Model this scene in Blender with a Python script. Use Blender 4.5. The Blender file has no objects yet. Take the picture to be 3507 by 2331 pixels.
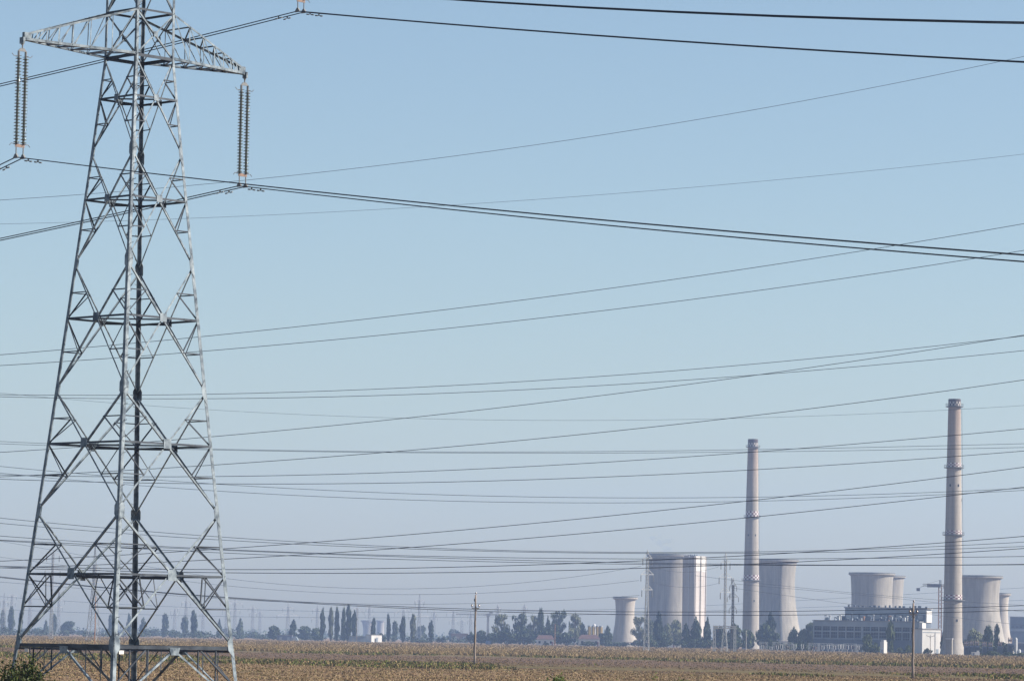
import bpy, math, random
import numpy as np
from mathutils import Vector, Matrix

random.seed(7)
rng = np.random.default_rng(7)
scene = bpy.context.scene
COL = scene.collection
R = math.radians
V = Vector

# ---------------------------------------------------------------- camera model
# photo is 3507 x 2331; pixel coordinates below are photo pixels
PW, PH, FPX = 3507.0, 2331.0, 13000.0
YH, ROLL, CAMZ = 2186.0, R(1.0), 4.0
PITCH = math.atan((YH - PH / 2) / FPX)
FW = V((0, math.cos(PITCH), math.sin(PITCH)))
_r0 = V((1, 0, 0)); _u0 = V((0, -math.sin(PITCH), math.cos(PITCH)))
CR = math.cos(ROLL) * _r0 + math.sin(ROLL) * _u0
CU = -math.sin(ROLL) * _r0 + math.cos(ROLL) * _u0

def at(x, y, d):
    """world point at distance d (along Y) seen at photo pixel x, y"""
    v = FW + CR * ((x - PW / 2) / FPX) + CU * ((PH / 2 - y) / FPX)
    v = v * (d / v.y)
    return V((v.x, v.y, v.z + CAMZ))

def hor(x):
    return YH + math.tan(ROLL) * (x - PW / 2)

def gnd(x, d):
    p = at(x, hor(x) + FPX * CAMZ / d, d)
    p.z = 0.0
    return p

def zat(x, y, d):
    return at(x, y, d).z

def px2m(n, d):
    return n * d / FPX

# ---------------------------------------------------------------- materials
def new_mat(name):
    m = bpy.data.materials.new(name)
    m.use_nodes = True
    nt = m.node_tree
    return m, nt, nt.nodes['Principled BSDF']

def mixcol(nt, fac, a, b, blend='MIX'):
    n = nt.nodes.new('ShaderNodeMix'); n.data_type = 'RGBA'; n.blend_type = blend
    if isinstance(fac, (int, float)): n.inputs[0].default_value = fac
    else: nt.links.new(fac, n.inputs[0])
    for s, v in ((6, a), (7, b)):
        if isinstance(v, tuple): n.inputs[s].default_value = (*v, 1)
        else: nt.links.new(v, n.inputs[s])
    return n.outputs[2]

def noise(nt, scale, detail=4, rough=.6, vec=None, mapscale=None, kind='Object'):
    tc = nt.nodes.new('ShaderNodeTexCoord')
    src = tc.outputs[kind]
    if mapscale:
        mp = nt.nodes.new('ShaderNodeMapping'); mp.inputs['Scale'].default_value = mapscale
        nt.links.new(src, mp.inputs[0]); src = mp.outputs[0]
    n = nt.nodes.new('ShaderNodeTexNoise')
    n.inputs['Scale'].default_value = scale; n.inputs['Detail'].default_value = detail
    n.inputs['Roughness'].default_value = rough
    nt.links.new(src, n.inputs['Vector'])
    return n.outputs['Fac']

def ramp(nt, fac, stops):
    r = nt.nodes.new('ShaderNodeValToRGB')
    e = r.color_ramp.elements
    while len(e) < len(stops): e.new(.5)
    for k, (p, c) in enumerate(stops):
        e[k].position = p
        e[k].color = (*c, 1) if isinstance(c, tuple) else (c, c, c, 1)
    nt.links.new(fac, r.inputs[0])
    return r.outputs[0]

def rough_mat(name, c1, c2, scale=1.0, rough=.8, metallic=0.0, detail=4, mapscale=None, lo=.35, hi=.65, spec=.3):
    m, nt, b = new_mat(name)
    f = noise(nt, scale, detail, mapscale=mapscale)
    nt.links.new(ramp(nt, f, [(lo, c1), (hi, c2)]), b.inputs['Base Color'])
    b.inputs['Roughness'].default_value = rough; b.inputs['Metallic'].default_value = metallic
    b.inputs['Specular IOR Level'].default_value = spec
    return m

M = {}
M['steel'] = rough_mat('galvanised_steel', (.045, .068, .095), (.215, .265, .305), 2.2, .5, .15)
M['steel_mid'] = rough_mat('greyed_galvanised_steel', (.04, .056, .074), (.11, .135, .158), 1.6, .5, .15)
M['steel_shaded'] = rough_mat('shaded_galvanised_steel', (.014, .022, .036), (.045, .06, .08), 1.3, .55, .15)  # darker copy of the steel: shade on inner and under faces put into colour
M['dark_steel'] = rough_mat('weathered_steel', (.10, .11, .12), (.17, .18, .19), 1.0, .6, .2)
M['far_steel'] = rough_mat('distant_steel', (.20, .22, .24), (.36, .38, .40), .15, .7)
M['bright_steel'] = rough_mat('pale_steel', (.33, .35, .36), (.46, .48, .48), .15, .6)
M['wire'] = rough_mat('aluminium_wire', (.016, .022, .036), (.035, .045, .065), .4, .75, .0, spec=.1)
M['wire_far'] = rough_mat('weathered_wire', (.035, .045, .06), (.07, .08, .10), .4, .8, spec=.1)
M['rust'] = rough_mat('rusty_steel', (.17, .12, .10), (.26, .19, .165), 3, .8)
M['porcelain'] = rough_mat('brown_porcelain', (.06, .035, .03), (.10, .06, .05), 3, .3, spec=.5)
M['white'] = rough_mat('white_paint', (.50, .50, .49), (.62, .62, .60), .12, .7, mapscale=(1, 1, .2))
M['white_wall'] = rough_mat('white_render', (.40, .41, .41), (.56, .56, .55), .10, .85, mapscale=(1, 1, .25))
M['red_paint'] = rough_mat('faded_red_paint', (.10, .035, .05), (.17, .06, .08), .4, .8)
M['soot'] = rough_mat('sooty_concrete', (.055, .05, .06), (.10, .085, .095), .3, .9)
M['grey_panel'] = rough_mat('grey_facade_panel', (.17, .21, .25), (.26, .30, .34), .08, .8, mapscale=(1, 1, .3))
M['dark_panel'] = rough_mat('dark_facade_panel', (.055, .075, .105), (.10, .125, .16), .08, .8, mapscale=(1, 1, .3))
M['roofing'] = rough_mat('roof_felt', (.16, .17, .18), (.30, .30, .30), .1, .9)
M['glass'] = rough_mat('dusty_glass', (.012, .018, .03), (.035, .045, .06), .15, .5, spec=.12)
M['red_tile'] = rough_mat('red_roof_tile', (.07, .045, .046), (.10, .06, .058), .6, .85)
M['yellow'] = rough_mat('yellow_tank_paint', (.36, .25, .07), (.46, .34, .12), .25, .7)
M['orange'] = rough_mat('rusty_orange_paint', (.27, .13, .07), (.36, .20, .11), .4, .8)
M['wood'] = rough_mat('weathered_pole', (.16, .13, .11), (.27, .23, .20), 1.5, .9, mapscale=(1, 1, .15))
M['concrete_post'] = rough_mat('concrete_post', (.30, .29, .28), (.44, .43, .41), .4, .9, mapscale=(1, 1, .3))
M['blue_grey'] = rough_mat('blue_grey_equipment', (.09, .11, .16), (.16, .18, .24), .3, .7)
M['bark'] = rough_mat('bark', (.09, .075, .06), (.17, .14, .11), 1.5, .95)

def concrete_mat(name, c1, c2, lift=.35, bands=None):
    """cast concrete with lift lines, streaks and stains; bands: painted height ramp in object z"""
    m, nt, b = new_mat(name)
    col = ramp(nt, noise(nt, .09, 6, .65, mapscale=(1, 1, .35)), [(.3, c1), (.7, c2)])
    st = ramp(nt, noise(nt, .55, 5, .7, mapscale=(1, 1, .03)), [(.35, .72), (.62, 1.08)])
    col = mixcol(nt, .75, col, st, 'MULTIPLY')
    tc = nt.nodes.new('ShaderNodeTexCoord')
    w = nt.nodes.new('ShaderNodeTexWave'); w.bands_direction = 'Z'; w.wave_profile = 'SAW'
    w.inputs['Scale'].default_value = lift; w.inputs['Distortion'].default_value = .25
    nt.links.new(tc.outputs['Object'], w.inputs['Vector'])
    col = mixcol(nt, .55, col, ramp(nt, w.outputs['Fac'], [(.0, .84), (.16, 1.0)]), 'MULTIPLY')
    if bands:
        sp = nt.nodes.new('ShaderNodeSeparateXYZ'); nt.links.new(tc.outputs['Object'], sp.inputs[0])
        mr = nt.nodes.new('ShaderNodeMapRange'); mr.inputs['From Max'].default_value = bands[0]
        nt.links.new(sp.outputs['Z'], mr.inputs['Value'])
        col = mixcol(nt, 1.0, col, ramp(nt, mr.outputs[0], bands[1]), 'MULTIPLY')
    nt.links.new(col, b.inputs['Base Color'])
    b.inputs['Roughness'].default_value = .92; b.inputs['Specular IOR Level'].default_value = .15
    bump = nt.nodes.new('ShaderNodeBump'); bump.inputs['Strength'].default_value = .4; bump.inputs['Distance'].default_value = .3
    nt.links.new(noise(nt, .5, 5), bump.inputs['Height']); nt.links.new(bump.outputs[0], b.inputs['Normal'])
    return m

M['concrete'] = concrete_mat('cooling_tower_concrete', (.225, .215, .192), (.335, .32, .288), .22)
M['concrete_pale'] = concrete_mat('pale_concrete', (.31, .29, .255), (.43, .40, .355), .22)
M['shaft'] = concrete_mat('stair_shaft_concrete', (.40, .375, .365), (.52, .49, .475), .12)

def leaf_mat(name, c1, c2, c3, scale=1.2, rough=.7, trans=.0):
    m, nt, b = new_mat(name)
    col = ramp(nt, noise(nt, scale, 3, .7), [(.30, c1), (.5, c2), (.72, c3)])
    oi = nt.nodes.new('ShaderNodeObjectInfo')
    col = mixcol(nt, .6, col, ramp(nt, oi.outputs['Random'], [(0, (.70, .74, .78)), (.5, (1, 1, .95)), (1, (1.35, 1.2, .9))]), 'MULTIPLY')
    nt.links.new(col, b.inputs['Base Color'])
    b.inputs['Roughness'].default_value = rough; b.inputs['Specular IOR Level'].default_value = .2
    return m

M['leaf'] = leaf_mat('tree_foliage', (.024, .042, .020), (.055, .080, .034), (.105, .125, .055), 9)
M['leaf_dark'] = leaf_mat('dark_foliage', (.014, .028, .017), (.030, .050, .027), (.062, .080, .038), 9)
M['leaf_pale'] = leaf_mat('pale_foliage', (.07, .086, .046), (.12, .135, .073), (.18, .185, .105), 9)
M['bush_leaf'] = leaf_mat('hedge_leaf', (.012, .024, .005), (.038, .056, .011), (.095, .105, .025), 14, .5)
M['weed_leaf'] = leaf_mat('weed_leaf', (.035, .065, .010), (.08, .12, .02), (.15, .18, .04), 14, .5)
M['twig'] = rough_mat('twig_bark', (.08, .06, .04), (.16, .12, .08), 6, .9)

# ---------------------------------------------------------------- mesh builder
ORG = {}

class MB:
    def __init__(s): s.v = []; s.f = []; s.m = []
    def add(s, vs, fs, mi=0):
        b = len(s.v); s.v += [tuple(p) for p in vs]
        for f in fs: s.f.append(tuple(i + b for i in f)); s.m.append(mi)
        return s
    def hexa(s, p, mi=0):
        return s.add(p, [(3, 2, 1, 0), (4, 5, 6, 7), (0, 1, 5, 4), (1, 2, 6, 5), (2, 3, 7, 6), (3, 0, 4, 7)], mi)
    def box(s, c, sz, yaw=0.0, mi=0):
        c = V(c); a, b, h = sz[0] / 2, sz[1] / 2, sz[2] / 2
        cs, sn = math.cos(yaw), math.sin(yaw)
        p = []
        for z in (-h, h):
            for x, y in ((-a, -b), (a, -b), (a, b), (-a, b)):
                p.append(c + V((x * cs - y * sn, x * sn + y * cs, z)))
        return s.hexa(p, mi)
    def obox(s, c, ux, uy, uz, sz, mi=0):
        """box with its own axes"""
        c = V(c); ux, uy, uz = V(ux) * sz[0] / 2, V(uy) * sz[1] / 2, V(uz) * sz[2] / 2
        p = []
        for k in (-1, 1):
            for a, b in ((-1, -1), (1, -1), (1, 1), (-1, 1)):
                p.append(c + ux * a + uy * b + uz * k)
        return s.hexa(p, mi)
    def beam(s, p0, p1, w, h=None, up=(0, 0, 1), mi=0):
        p0, p1 = V(p0), V(p1); h = h or w
        d = (p1 - p0)
        if d.length < 1e-6: return s
        d.normalize()
        u = V(up)
        if abs(d.dot(u)) > .99: u = V((1, 0, 0))
        a = d.cross(u).normalized() * w / 2; b = a.cross(d).normalized() * h / 2
        return s.hexa([p0 - a - b, p0 + a - b, p0 + a + b, p0 - a + b, p1 - a - b, p1 + a - b, p1 + a + b, p1 - a + b], mi)
    def plate(s, p0, p1, a, t, mi=0):
        """strip from the edge p0-p1 reaching out by vector a, thickness vector t"""
        p0, p1, a, t = V(p0), V(p1), V(a), V(t)
        return s.hexa([p0, p0 + a, p0 + a + t, p0 + t, p1, p1 + a, p1 + a + t, p1 + t], mi)
    def angle(s, p0, p1, u, v, w, t, mi=0):
        """steel angle section: heel on p0-p1, flanges along u and v"""
        u, v = V(u).normalized(), V(v).normalized()
        s.plate(p0, p1, u * w, v * t, mi)
        s.plate(V(p0) + v * t, V(p1) + v * t, v * (w - t), u * t, mi)
        return s
    def tube(s, pts, r, n=6, mi=0, cap=True):
        pts = [V(p) for p in pts]; b = len(s.v)
        rs = r if isinstance(r, (list, tuple)) else [r] * len(pts)
        for i, p in enumerate(pts):
            d = (pts[min(i + 1, len(pts) - 1)] - pts[max(i - 1, 0)])
            d = d.normalized() if d.length > 1e-9 else V((0, 0, 1))
            u = V((0, 0, 1)) if abs(d.z) < .95 else V((1, 0, 0))
            a = d.cross(u).normalized(); c = a.cross(d)
            for k in range(n):
                t = 2 * math.pi * k / n
                s.v.append(tuple(p + a * (rs[i] * math.cos(t)) + c * (rs[i] * math.sin(t))))
        for i in range(len(pts) - 1):
            for k in range(n):
                q = b + i * n
                s.f.append((q + k, q + (k + 1) % n, q + n + (k + 1) % n, q + n + k)); s.m.append(mi)
        if cap:
            s.f.append(tuple(b + k for k in reversed(range(n)))); s.m.append(mi)
            s.f.append(tuple(b + (len(pts) - 1) * n + k for k in range(n))); s.m.append(mi)
        return s
    def lathe(s, c, prof, n=48, mi=0, closed=False, mfun=None):
        """surface of revolution about the vertical through c; prof = [(r, z)]"""
        c = V(c); b = len(s.v)
        for r, z in prof:
            for k in range(n):
                t = 2 * math.pi * k / n
                s.v.append((c.x + r * math.cos(t), c.y + r * math.sin(t), c.z + z))
        m = len(prof)
        for i in range(m if closed else m - 1):
            j = (i + 1) % m
            for k in range(n):
                k2 = (k + 1) % n
                s.f.append((b + i * n + k, b + i * n + k2, b + j * n + k2, b + j * n + k))
                s.m.append(mfun(i, k) if mfun else mi)
        return s
    def build(s, name, mat, parent=None, smooth=False, org=None):
        mats = mat if isinstance(mat, (list, tuple)) else [mat]
        o3 = ORG[parent.name] if parent is not None else (V(org) if org is not None else V((0, 0, 0)))
        me = bpy.data.meshes.new(name)
        vs = np.array(s.v, dtype=np.float64) - np.array(o3)
        me.from_pydata(vs.tolist(), [], s.f)
        for m in mats: me.materials.append(M[m] if isinstance(m, str) else m)
        if len(mats) > 1: me.polygons.foreach_set('material_index', s.m)
        if smooth: me.polygons.foreach_set('use_smooth', [True] * len(me.polygons))
        me.update()
        o = bpy.data.objects.new(name, me); COL.objects.link(o)
        if parent is not None:
            o.parent = parent
        else:
            o.location = o3
        ORG[o.name] = o3
        return o

def tag(o, label, cat, group=None, kind=None):
    if label: o['label'] = label
    if cat: o['category'] = cat
    if group: o['group'] = group
    if kind: o['kind'] = kind
    return o

def thing(name, loc, label, cat, group=None):
    o = bpy.data.objects.new(name, None); COL.objects.link(o)
    o.empty_display_size = .5
    o.location = loc; ORG[o.name] = V(loc)
    return tag(o, label, cat, group)

KIDS = {}
def dup(root, loc, label=None, group=None, rz=None, scale=None):
    """a copy of a thing with copies of its parts and their sub-parts"""
    r = root.copy(); COL.objects.link(r); r.location = loc; ORG[r.name] = V(loc)
    if rz is not None: r.rotation_euler = (0, 0, rz)
    if scale is not None: r.scale = scale
    if label: r['label'] = label
    if group: r['group'] = group
    if root.name not in KIDS:
        KIDS[root.name] = [(ch, list(ch.children)) for ch in root.children]
    for ch, gs in KIDS[root.name]:
        c = ch.copy(); COL.objects.link(c); c.parent = r
        for g in gs:
            k = g.copy(); COL.objects.link(k); k.parent = c
    return r
# ---------------------------------------------------------------- camera, light, sky, air
cam_d = bpy.data.cameras.new('camera'); cam = bpy.data.objects.new('camera', cam_d); COL.objects.link(cam)
cam_d.sensor_fit = 'HORIZONTAL'; cam_d.sensor_width = 36.0; cam_d.lens = 36.0 * FPX / PW
cam_d.clip_start = .5; cam_d.clip_end = 40000
mw = Matrix((CR, CU, -FW)).transposed().to_4x4(); mw.translation = (0, 0, CAMZ)
cam.matrix_world = mw
scene.camera = cam

SUN_EL, SUN_BETA = R(36), R(4)          # to the right of the view, a little behind the camera
sdir = V((math.cos(SUN_EL) * math.cos(SUN_BETA), -math.cos(SUN_EL) * math.sin(SUN_BETA), math.sin(SUN_EL)))
sun_d = bpy.data.lights.new('sun', 'SUN'); sun = bpy.data.objects.new('sun', sun_d); COL.objects.link(sun)
sun_d.energy = 5.0; sun_d.angle = R(.5); sun_d.color = (1.0, .89, .76)
sun.rotation_euler = (-sdir).to_track_quat('-Z', 'Y').to_euler()
sun.location = sdir * 400

w = bpy.data.worlds.new('World'); scene.world = w; w.use_nodes = True
nt = w.node_tree; bg = nt.nodes['Background']
sky = nt.nodes.new('ShaderNodeTexSky'); sky.sky_type = 'NISHITA'; sky.sun_disc = False
sky.sun_elevation = SUN_EL; sky.sun_rotation = R(90) + SUN_BETA
sky.altitude = 0; sky.air_density = 1.0; sky.dust_density = 0.9; sky.ozone_density = 4.0
nt.links.new(mixcol(nt, 1.0, sky.outputs[0], (1.24, 1.16, 1.035), 'MULTIPLY'), bg.inputs['Color']); bg.inputs['Strength'].default_value = 0.065

scene.view_settings.view_transform = 'Standard'; scene.view_settings.look = 'None'
scene.view_settings.exposure = 1.0; scene.view_settings.gamma = 1.0
scene.render.engine = 'CYCLES'
cy = scene.cycles
cy.max_bounces = 4; cy.diffuse_bounces = 2; cy.glossy_bounces = 2; cy.transmission_bounces = 3
cy.transparent_max_bounces = 8; cy.volume_bounces = 1

HAZE_DENS = 0.00011
def build_haze():
    b = MB(); b.box((0, 3060, 119), (4200, 6200, 240))
    m = bpy.data.materials.new('haze_air'); m.use_nodes = True
    n = m.node_tree; n.nodes.clear()
    out = n.nodes.new('ShaderNodeOutputMaterial'); pv = n.nodes.new('ShaderNodeVolumePrincipled')
    pv.inputs['Color'].default_value = (.40, .575, .96, 1); pv.inputs['Density'].default_value = HAZE_DENS
    pv.inputs['Anisotropy'].default_value = 0.2
    n.links.new(pv.outputs[0], out.inputs['Volume'])
    o = b.build('haze', m); o['kind'] = 'stuff'; o['label'] = 'pale blue haze thickening over the far plain'
    return o
build_haze()
# ---------------------------------------------------------------- the plain
def ground_material():
    m, nt, b = new_mat('field_soil')
    tc = nt.nodes.new('ShaderNodeTexCoord')
    sp = nt.nodes.new('ShaderNodeSeparateXYZ'); nt.links.new(tc.outputs['Object'], sp.inputs[0])
    # wavering strip edges: world y (distance) plus noise, plus a slight slant across the fields
    def math_(op, a, b_):
        n = nt.nodes.new('ShaderNodeMath'); n.operation = op
        for k, v in enumerate((a, b_)):
            if isinstance(v, (int, float)): n.inputs[k].default_value = v
            else: nt.links.new(v, n.inputs[k])
        return n.outputs[0]
    wob = math_('MULTIPLY', math_('SUBTRACT', noise(nt, .06, 5, .7), .5), 110.0)
    yy = math_('ADD', math_('ADD', sp.outputs['Y'], wob), math_('MULTIPLY', sp.outputs['X'], .75))
    fac = math_('DIVIDE', yy, 3000.0)
    strips = ramp(nt, fac, [(0.0, (.165, .112, .068)), (.155, (.17, .115, .07)), (.172, (.085, .058, .044)), (.182, (.12, .10, .052)),
                            (.205, (.10, .075, .05)), (.222, (.11, .078, .062)), (.265, (.12, .086, .066)), (.285, (.115, .10, .058)),
                            (.305, (.175, .118, .066)), (.9, (.185, .128, .075))])
    clod = ramp(nt, noise(nt, .55, 7, .75), [(.30, .35), (.5, 1.0), (.72, 1.6)])
    col = mixcol(nt, .9, strips, clod, 'MULTIPLY')
    green = ramp(nt, noise(nt, .045, 6, .7), [(.56, 0.0), (.66, 1.0)])
    col = mixcol(nt, mixcol(nt, .5, green, (0, 0, 0)), col, (.075, .095, .03))
    nt.links.new(col, b.inputs['Base Color']); b.inputs['Roughness'].default_value = 1.0
    b.inputs['Specular IOR Level'].default_value = 0.05
    bump = nt.nodes.new('ShaderNodeBump'); bump.inputs['Strength'].default_value = .7; bump.inputs['Distance'].default_value = .5
    nt.links.new(noise(nt, .8, 6, .7), bump.inputs['Height']); nt.links.new(bump.outputs[0], b.inputs['Normal'])
    return m

g = MB(); g.add([(-1900, -30, 0), (1900, -30, 0), (1900, 6100, 0), (-1900, 6100, 0)], [(0, 1, 2, 3)])
tag(g.build('ground', ground_material()), 'wide flat brown farmland reaching to the horizon', None, kind='structure')
# ---------------------------------------------------------------- the near transmission tower
TX, TY, PSI = -18.463, 184.0, 0.006
LV = [(0.0, 5.72), (3.40, 5.26), (9.77, 4.426), (15.66, 3.673), (21.81, 2.911), (27.26, 2.242), (31.9, 1.71), (44.0, 1.62), (49.5, .22)]
def trad(z):
    for (z0, r0), (z1, r1) in zip(LV, LV[1:]):
        if z <= z1: return r0 + (r1 - r0) * (z - z0) / (z1 - z0)
    return LV[-1][1]
def corner(i, z, ins=0.0):
    a = PSI + R((180, -90, 0, 90)[i % 4]); r = trad(z) - ins
    return V((TX + r * math.cos(a), TY + r * math.sin(a), z))
def fnorm(i):                              # face i lies between corner i and i + 1
    a = PSI + R((225, -45, 45, 135)[i % 4]); return V((math.cos(a), math.sin(a), 0))
TOWER = thing('transmission_tower', (TX, TY, 0), 'tall galvanised steel lattice tower with two cross arms towering above the bush', 'power pylon')

# four legs: steel angles with flanges along the two faces
for i in range(4):
    b = MB()
    e1 = (corner(i + 1, 5) - corner(i, 5)); e1.z = 0; e2 = (corner(i - 1, 5) - corner(i, 5)); e2.z = 0
    for (z0, _), (z1, _) in zip(LV, LV[1:]):
        wd = .20 if z1 < 10 else .18 if z1 < 22 else .155 if z1 < 35 else .14
        b.angle(corner(i, z0), corner(i, z1), e1, e2, wd, .022)
        # splice plates
        for sgn, e in ((0, e1), (1, e2)):
            en = e.normalized()
            b.plate(corner(i, z1 - .35) + en * .03 - fnorm(i if sgn == 0 else i - 1) * -.004, corner(i, z1 + .35) + en * .03 - fnorm(i if sgn == 0 else i - 1) * -.004,
                    en * (wd - .05), fnorm(i if sgn == 0 else i - 1) * .012)
    b.build('leg', 'steel', TOWER)
    f = MB(); c = corner(i, 0)
    f.lathe(c + V((0, 0, -.02)), [(.0, .46), (.40, .46), (.46, .40), (.55, .0)], 20)
    f.build('footing', 'concrete_post', TOWER)

def member(b, p0, p1, n, w=.10, t=.012, flip=1, off=0.0):
    """bracing angle lying in a face of outward normal n"""
    p0, p1 = V(p0) - n * off, V(p1) - n * off
    d = (p1 - p0).normalized(); u = n.cross(d).normalized() * flip
    b.angle(p0 - u * w / 2, p1 - u * w / 2, u, -n, w, t)

HL = [29.89, 24.93, 19.13, 13.03, 6.73]
NL = [31.9, 27.26, 21.81, 15.66, 9.77, 3.40]
for fi in range(4):
    n = fnorm(fi)
    nn = (n + V((0, 0, .07))).normalized()
    for k, zh in enumerate(HL):
        zt, zb = NL[k], NL[k + 1]
        A1, A2 = corner(fi, zt), corner(fi + 1, zt); B1, B2 = corner(fi, zb), corner(fi + 1, zb)
        wd = .062 + .008 * k
        C = (corner(fi, zh) + corner(fi + 1, zh)) / 2
        b = MB(); member(b, A1 - V((0, 0, .05)), B2 + V((0, 0, .05)), nn, wd, off=.035); b.build('diagonal_brace', 'steel', TOWER)
        b = MB(); member(b, A2 - V((0, 0, .05)), B1 + V((0, 0, .05)), nn, wd, off=.055, flip=-1); b.build('diagonal_brace', 'steel', TOWER)
        b = MB(); member(b, corner(fi, zh), corner(fi + 1, zh), nn, .10, flip=-1, off=.012); b.build('horizontal_brace', 'steel_shaded', TOWER)
        g_ = MB(); d = (corner(fi + 1, zh) - corner(fi, zh)).normalized(); up = nn.cross(d); s = .30 + .055 * k
        g_.obox(C + nn * .012, d, up, nn, (s, s * 1.0, .014)); g_.build('gusset_plate', 'steel', TOWER)
        # gussets where diagonals meet the legs
        for ci, sg in ((fi, 1), (fi + 1, -1)):
            for zz in ((zb,) if k < 5 else ()):
                L0, L1 = corner(ci, zz - .62), corner(ci, zz + .62); Lm0, Lm1 = corner(ci, zz - .20), corner(ci, zz + .20)
                e = d * sg; wg = .24 + .03 * k
                q = [L0 + e * .05, Lm0 + e * wg, Lm1 + e * wg, L1 + e * .05]
                g2 = MB(); g2.hexa([p + nn * .006 for p in q] + [p + nn * .018 for p in q]); g2.build('gusset_plate', 'steel', TOWER)
        # redundant members of the panel as one lattice
        for ci, P_top, P_bot in ((fi, A1, B1), (fi + 1, A2, B2)):
            b = MB(); lh = corner(ci, zh)
            for P, frac in ((P_top, .53), (P_bot, .53)):
                Mid = P + (C - P) * frac; lg = corner(ci, Mid.z)
                member(b, lg, Mid, nn, .052, .010, flip=-1, off=.02)
                member(b, lh, Mid, nn, .054, .010, off=.075)
            if k == 4:
                q = lh + (C - lh) * .42; Mid = P_bot + (C - P_bot) * .53
                member(b, q, Mid, nn, .055, .010, off=.05); member(b, q, corner(ci, Mid.z), nn, .055, .010, off=.065)
            b.build('redundant_lattice', 'steel_shaded', TOWER)
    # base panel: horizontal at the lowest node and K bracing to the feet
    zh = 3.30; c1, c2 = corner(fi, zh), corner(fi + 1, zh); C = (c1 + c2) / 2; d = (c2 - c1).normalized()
    b = MB(); member(b, c1, c2, n, .17, .014, flip=-1, off=.012); b.build('horizontal_brace', 'steel_shaded', TOWER)
    up = n.cross(d)
    for ci in (fi, fi + 1):
        b = MB(); member(b, C - V((0, 0, .12)), corner(ci, .45), nn, .10, off=.035, flip=1 if ci == fi else -1); b.build('diagonal_brace', 'steel', TOWER)
    g_ = MB(); g_.hexa([p + n * .004 for p in (C - d * .34, C - d * .22 - V((0, 0, .36)), C + d * .22 - V((0, 0, .36)), C + d * .34)] +
                       [p + n * .018 for p in (C - d * .34, C - d * .22 - V((0, 0, .36)), C + d * .22 - V((0, 0, .36)), C + d * .34)])
    g_.build('gusset_plate', 'steel', TOWER)
    for ci in (fi, fi + 1):
        b = MB()
        lc, ft = corner(ci, zh), corner(ci, .45)
        for fr in (.28, .58):
            q = lc + (C - lc) * fr; on = ft + (C - ft) * fr
            member(b, q, V((q.x, q.y, on.z)), nn, .06, .01, off=.07)
        q = lc + (C - lc) * .58
        member(b, q, corner(ci, 1.35), nn, .065, .01, off=.085)
        b.build('redundant_lattice', 'steel_shaded', TOWER)

# plan bracing at each horizontal level
for k, zh in enumerate(HL + [3.30]):
    b = MB()
    mids = [(corner(i, zh) + corner(i + 1, zh)) / 2 for i in range(4)]
    for i in range(4):
        member(b, mids[i] - V((0, 0, .06)), mids[(i + 1) % 4] - V((0, 0, .06)), V((0, 0, 1)), .075, .01)
    if k == 5:
        for i in (0, 1):
            member(b, corner(i, zh) - V((0, 0, .10)), corner(i + 2, zh) - V((0, 0, .10)), V((0, 0, 1)), .11, .012, off=.03 * i)
    b.build('plan_bracing', 'steel_shaded', TOWER)

# upper cage, still below the peak
CAGE = [31.9, 34.15, 37.7, 41.2, 43.6]
for fi in range(4):
    n = fnorm(fi)
    for z0, z1 in zip(CAGE, CAGE[1:]):
        b = MB(); member(b, corner(fi, z0), corner(fi + 1, z1), n, .075, off=.03); b.build('diagonal_brace', 'steel', TOWER)
        b = MB(); member(b, corner(fi + 1, z0), corner(fi, z1), n, .075, off=.05, flip=-1); b.build('diagonal_brace', 'steel', TOWER)
        b = MB(); member(b, corner(fi, z1), corner(fi + 1, z1), n, .10, flip=-1, off=.012); b.build('horizontal_brace', 'steel_shaded', TOWER)
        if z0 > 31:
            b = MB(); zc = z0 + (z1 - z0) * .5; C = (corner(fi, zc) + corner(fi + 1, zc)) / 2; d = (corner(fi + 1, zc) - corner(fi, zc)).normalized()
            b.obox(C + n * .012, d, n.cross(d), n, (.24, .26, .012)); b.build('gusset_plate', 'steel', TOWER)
    b = MB(); member(b, corner(fi, 31.9), corner(fi + 1, 31.9), n, .15, flip=-1, off=.012); b.build('horizontal_brace', 'steel_shaded', TOWER)
    b = MB()
    for z0, z1 in ((43.6, 46.5), (46.5, 49.2)):
        member(b, corner(fi, z0), corner(fi + 1, z1), n, .07, off=.03)
    b.build('redundant_lattice', 'steel_shaded', TOWER)

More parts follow.
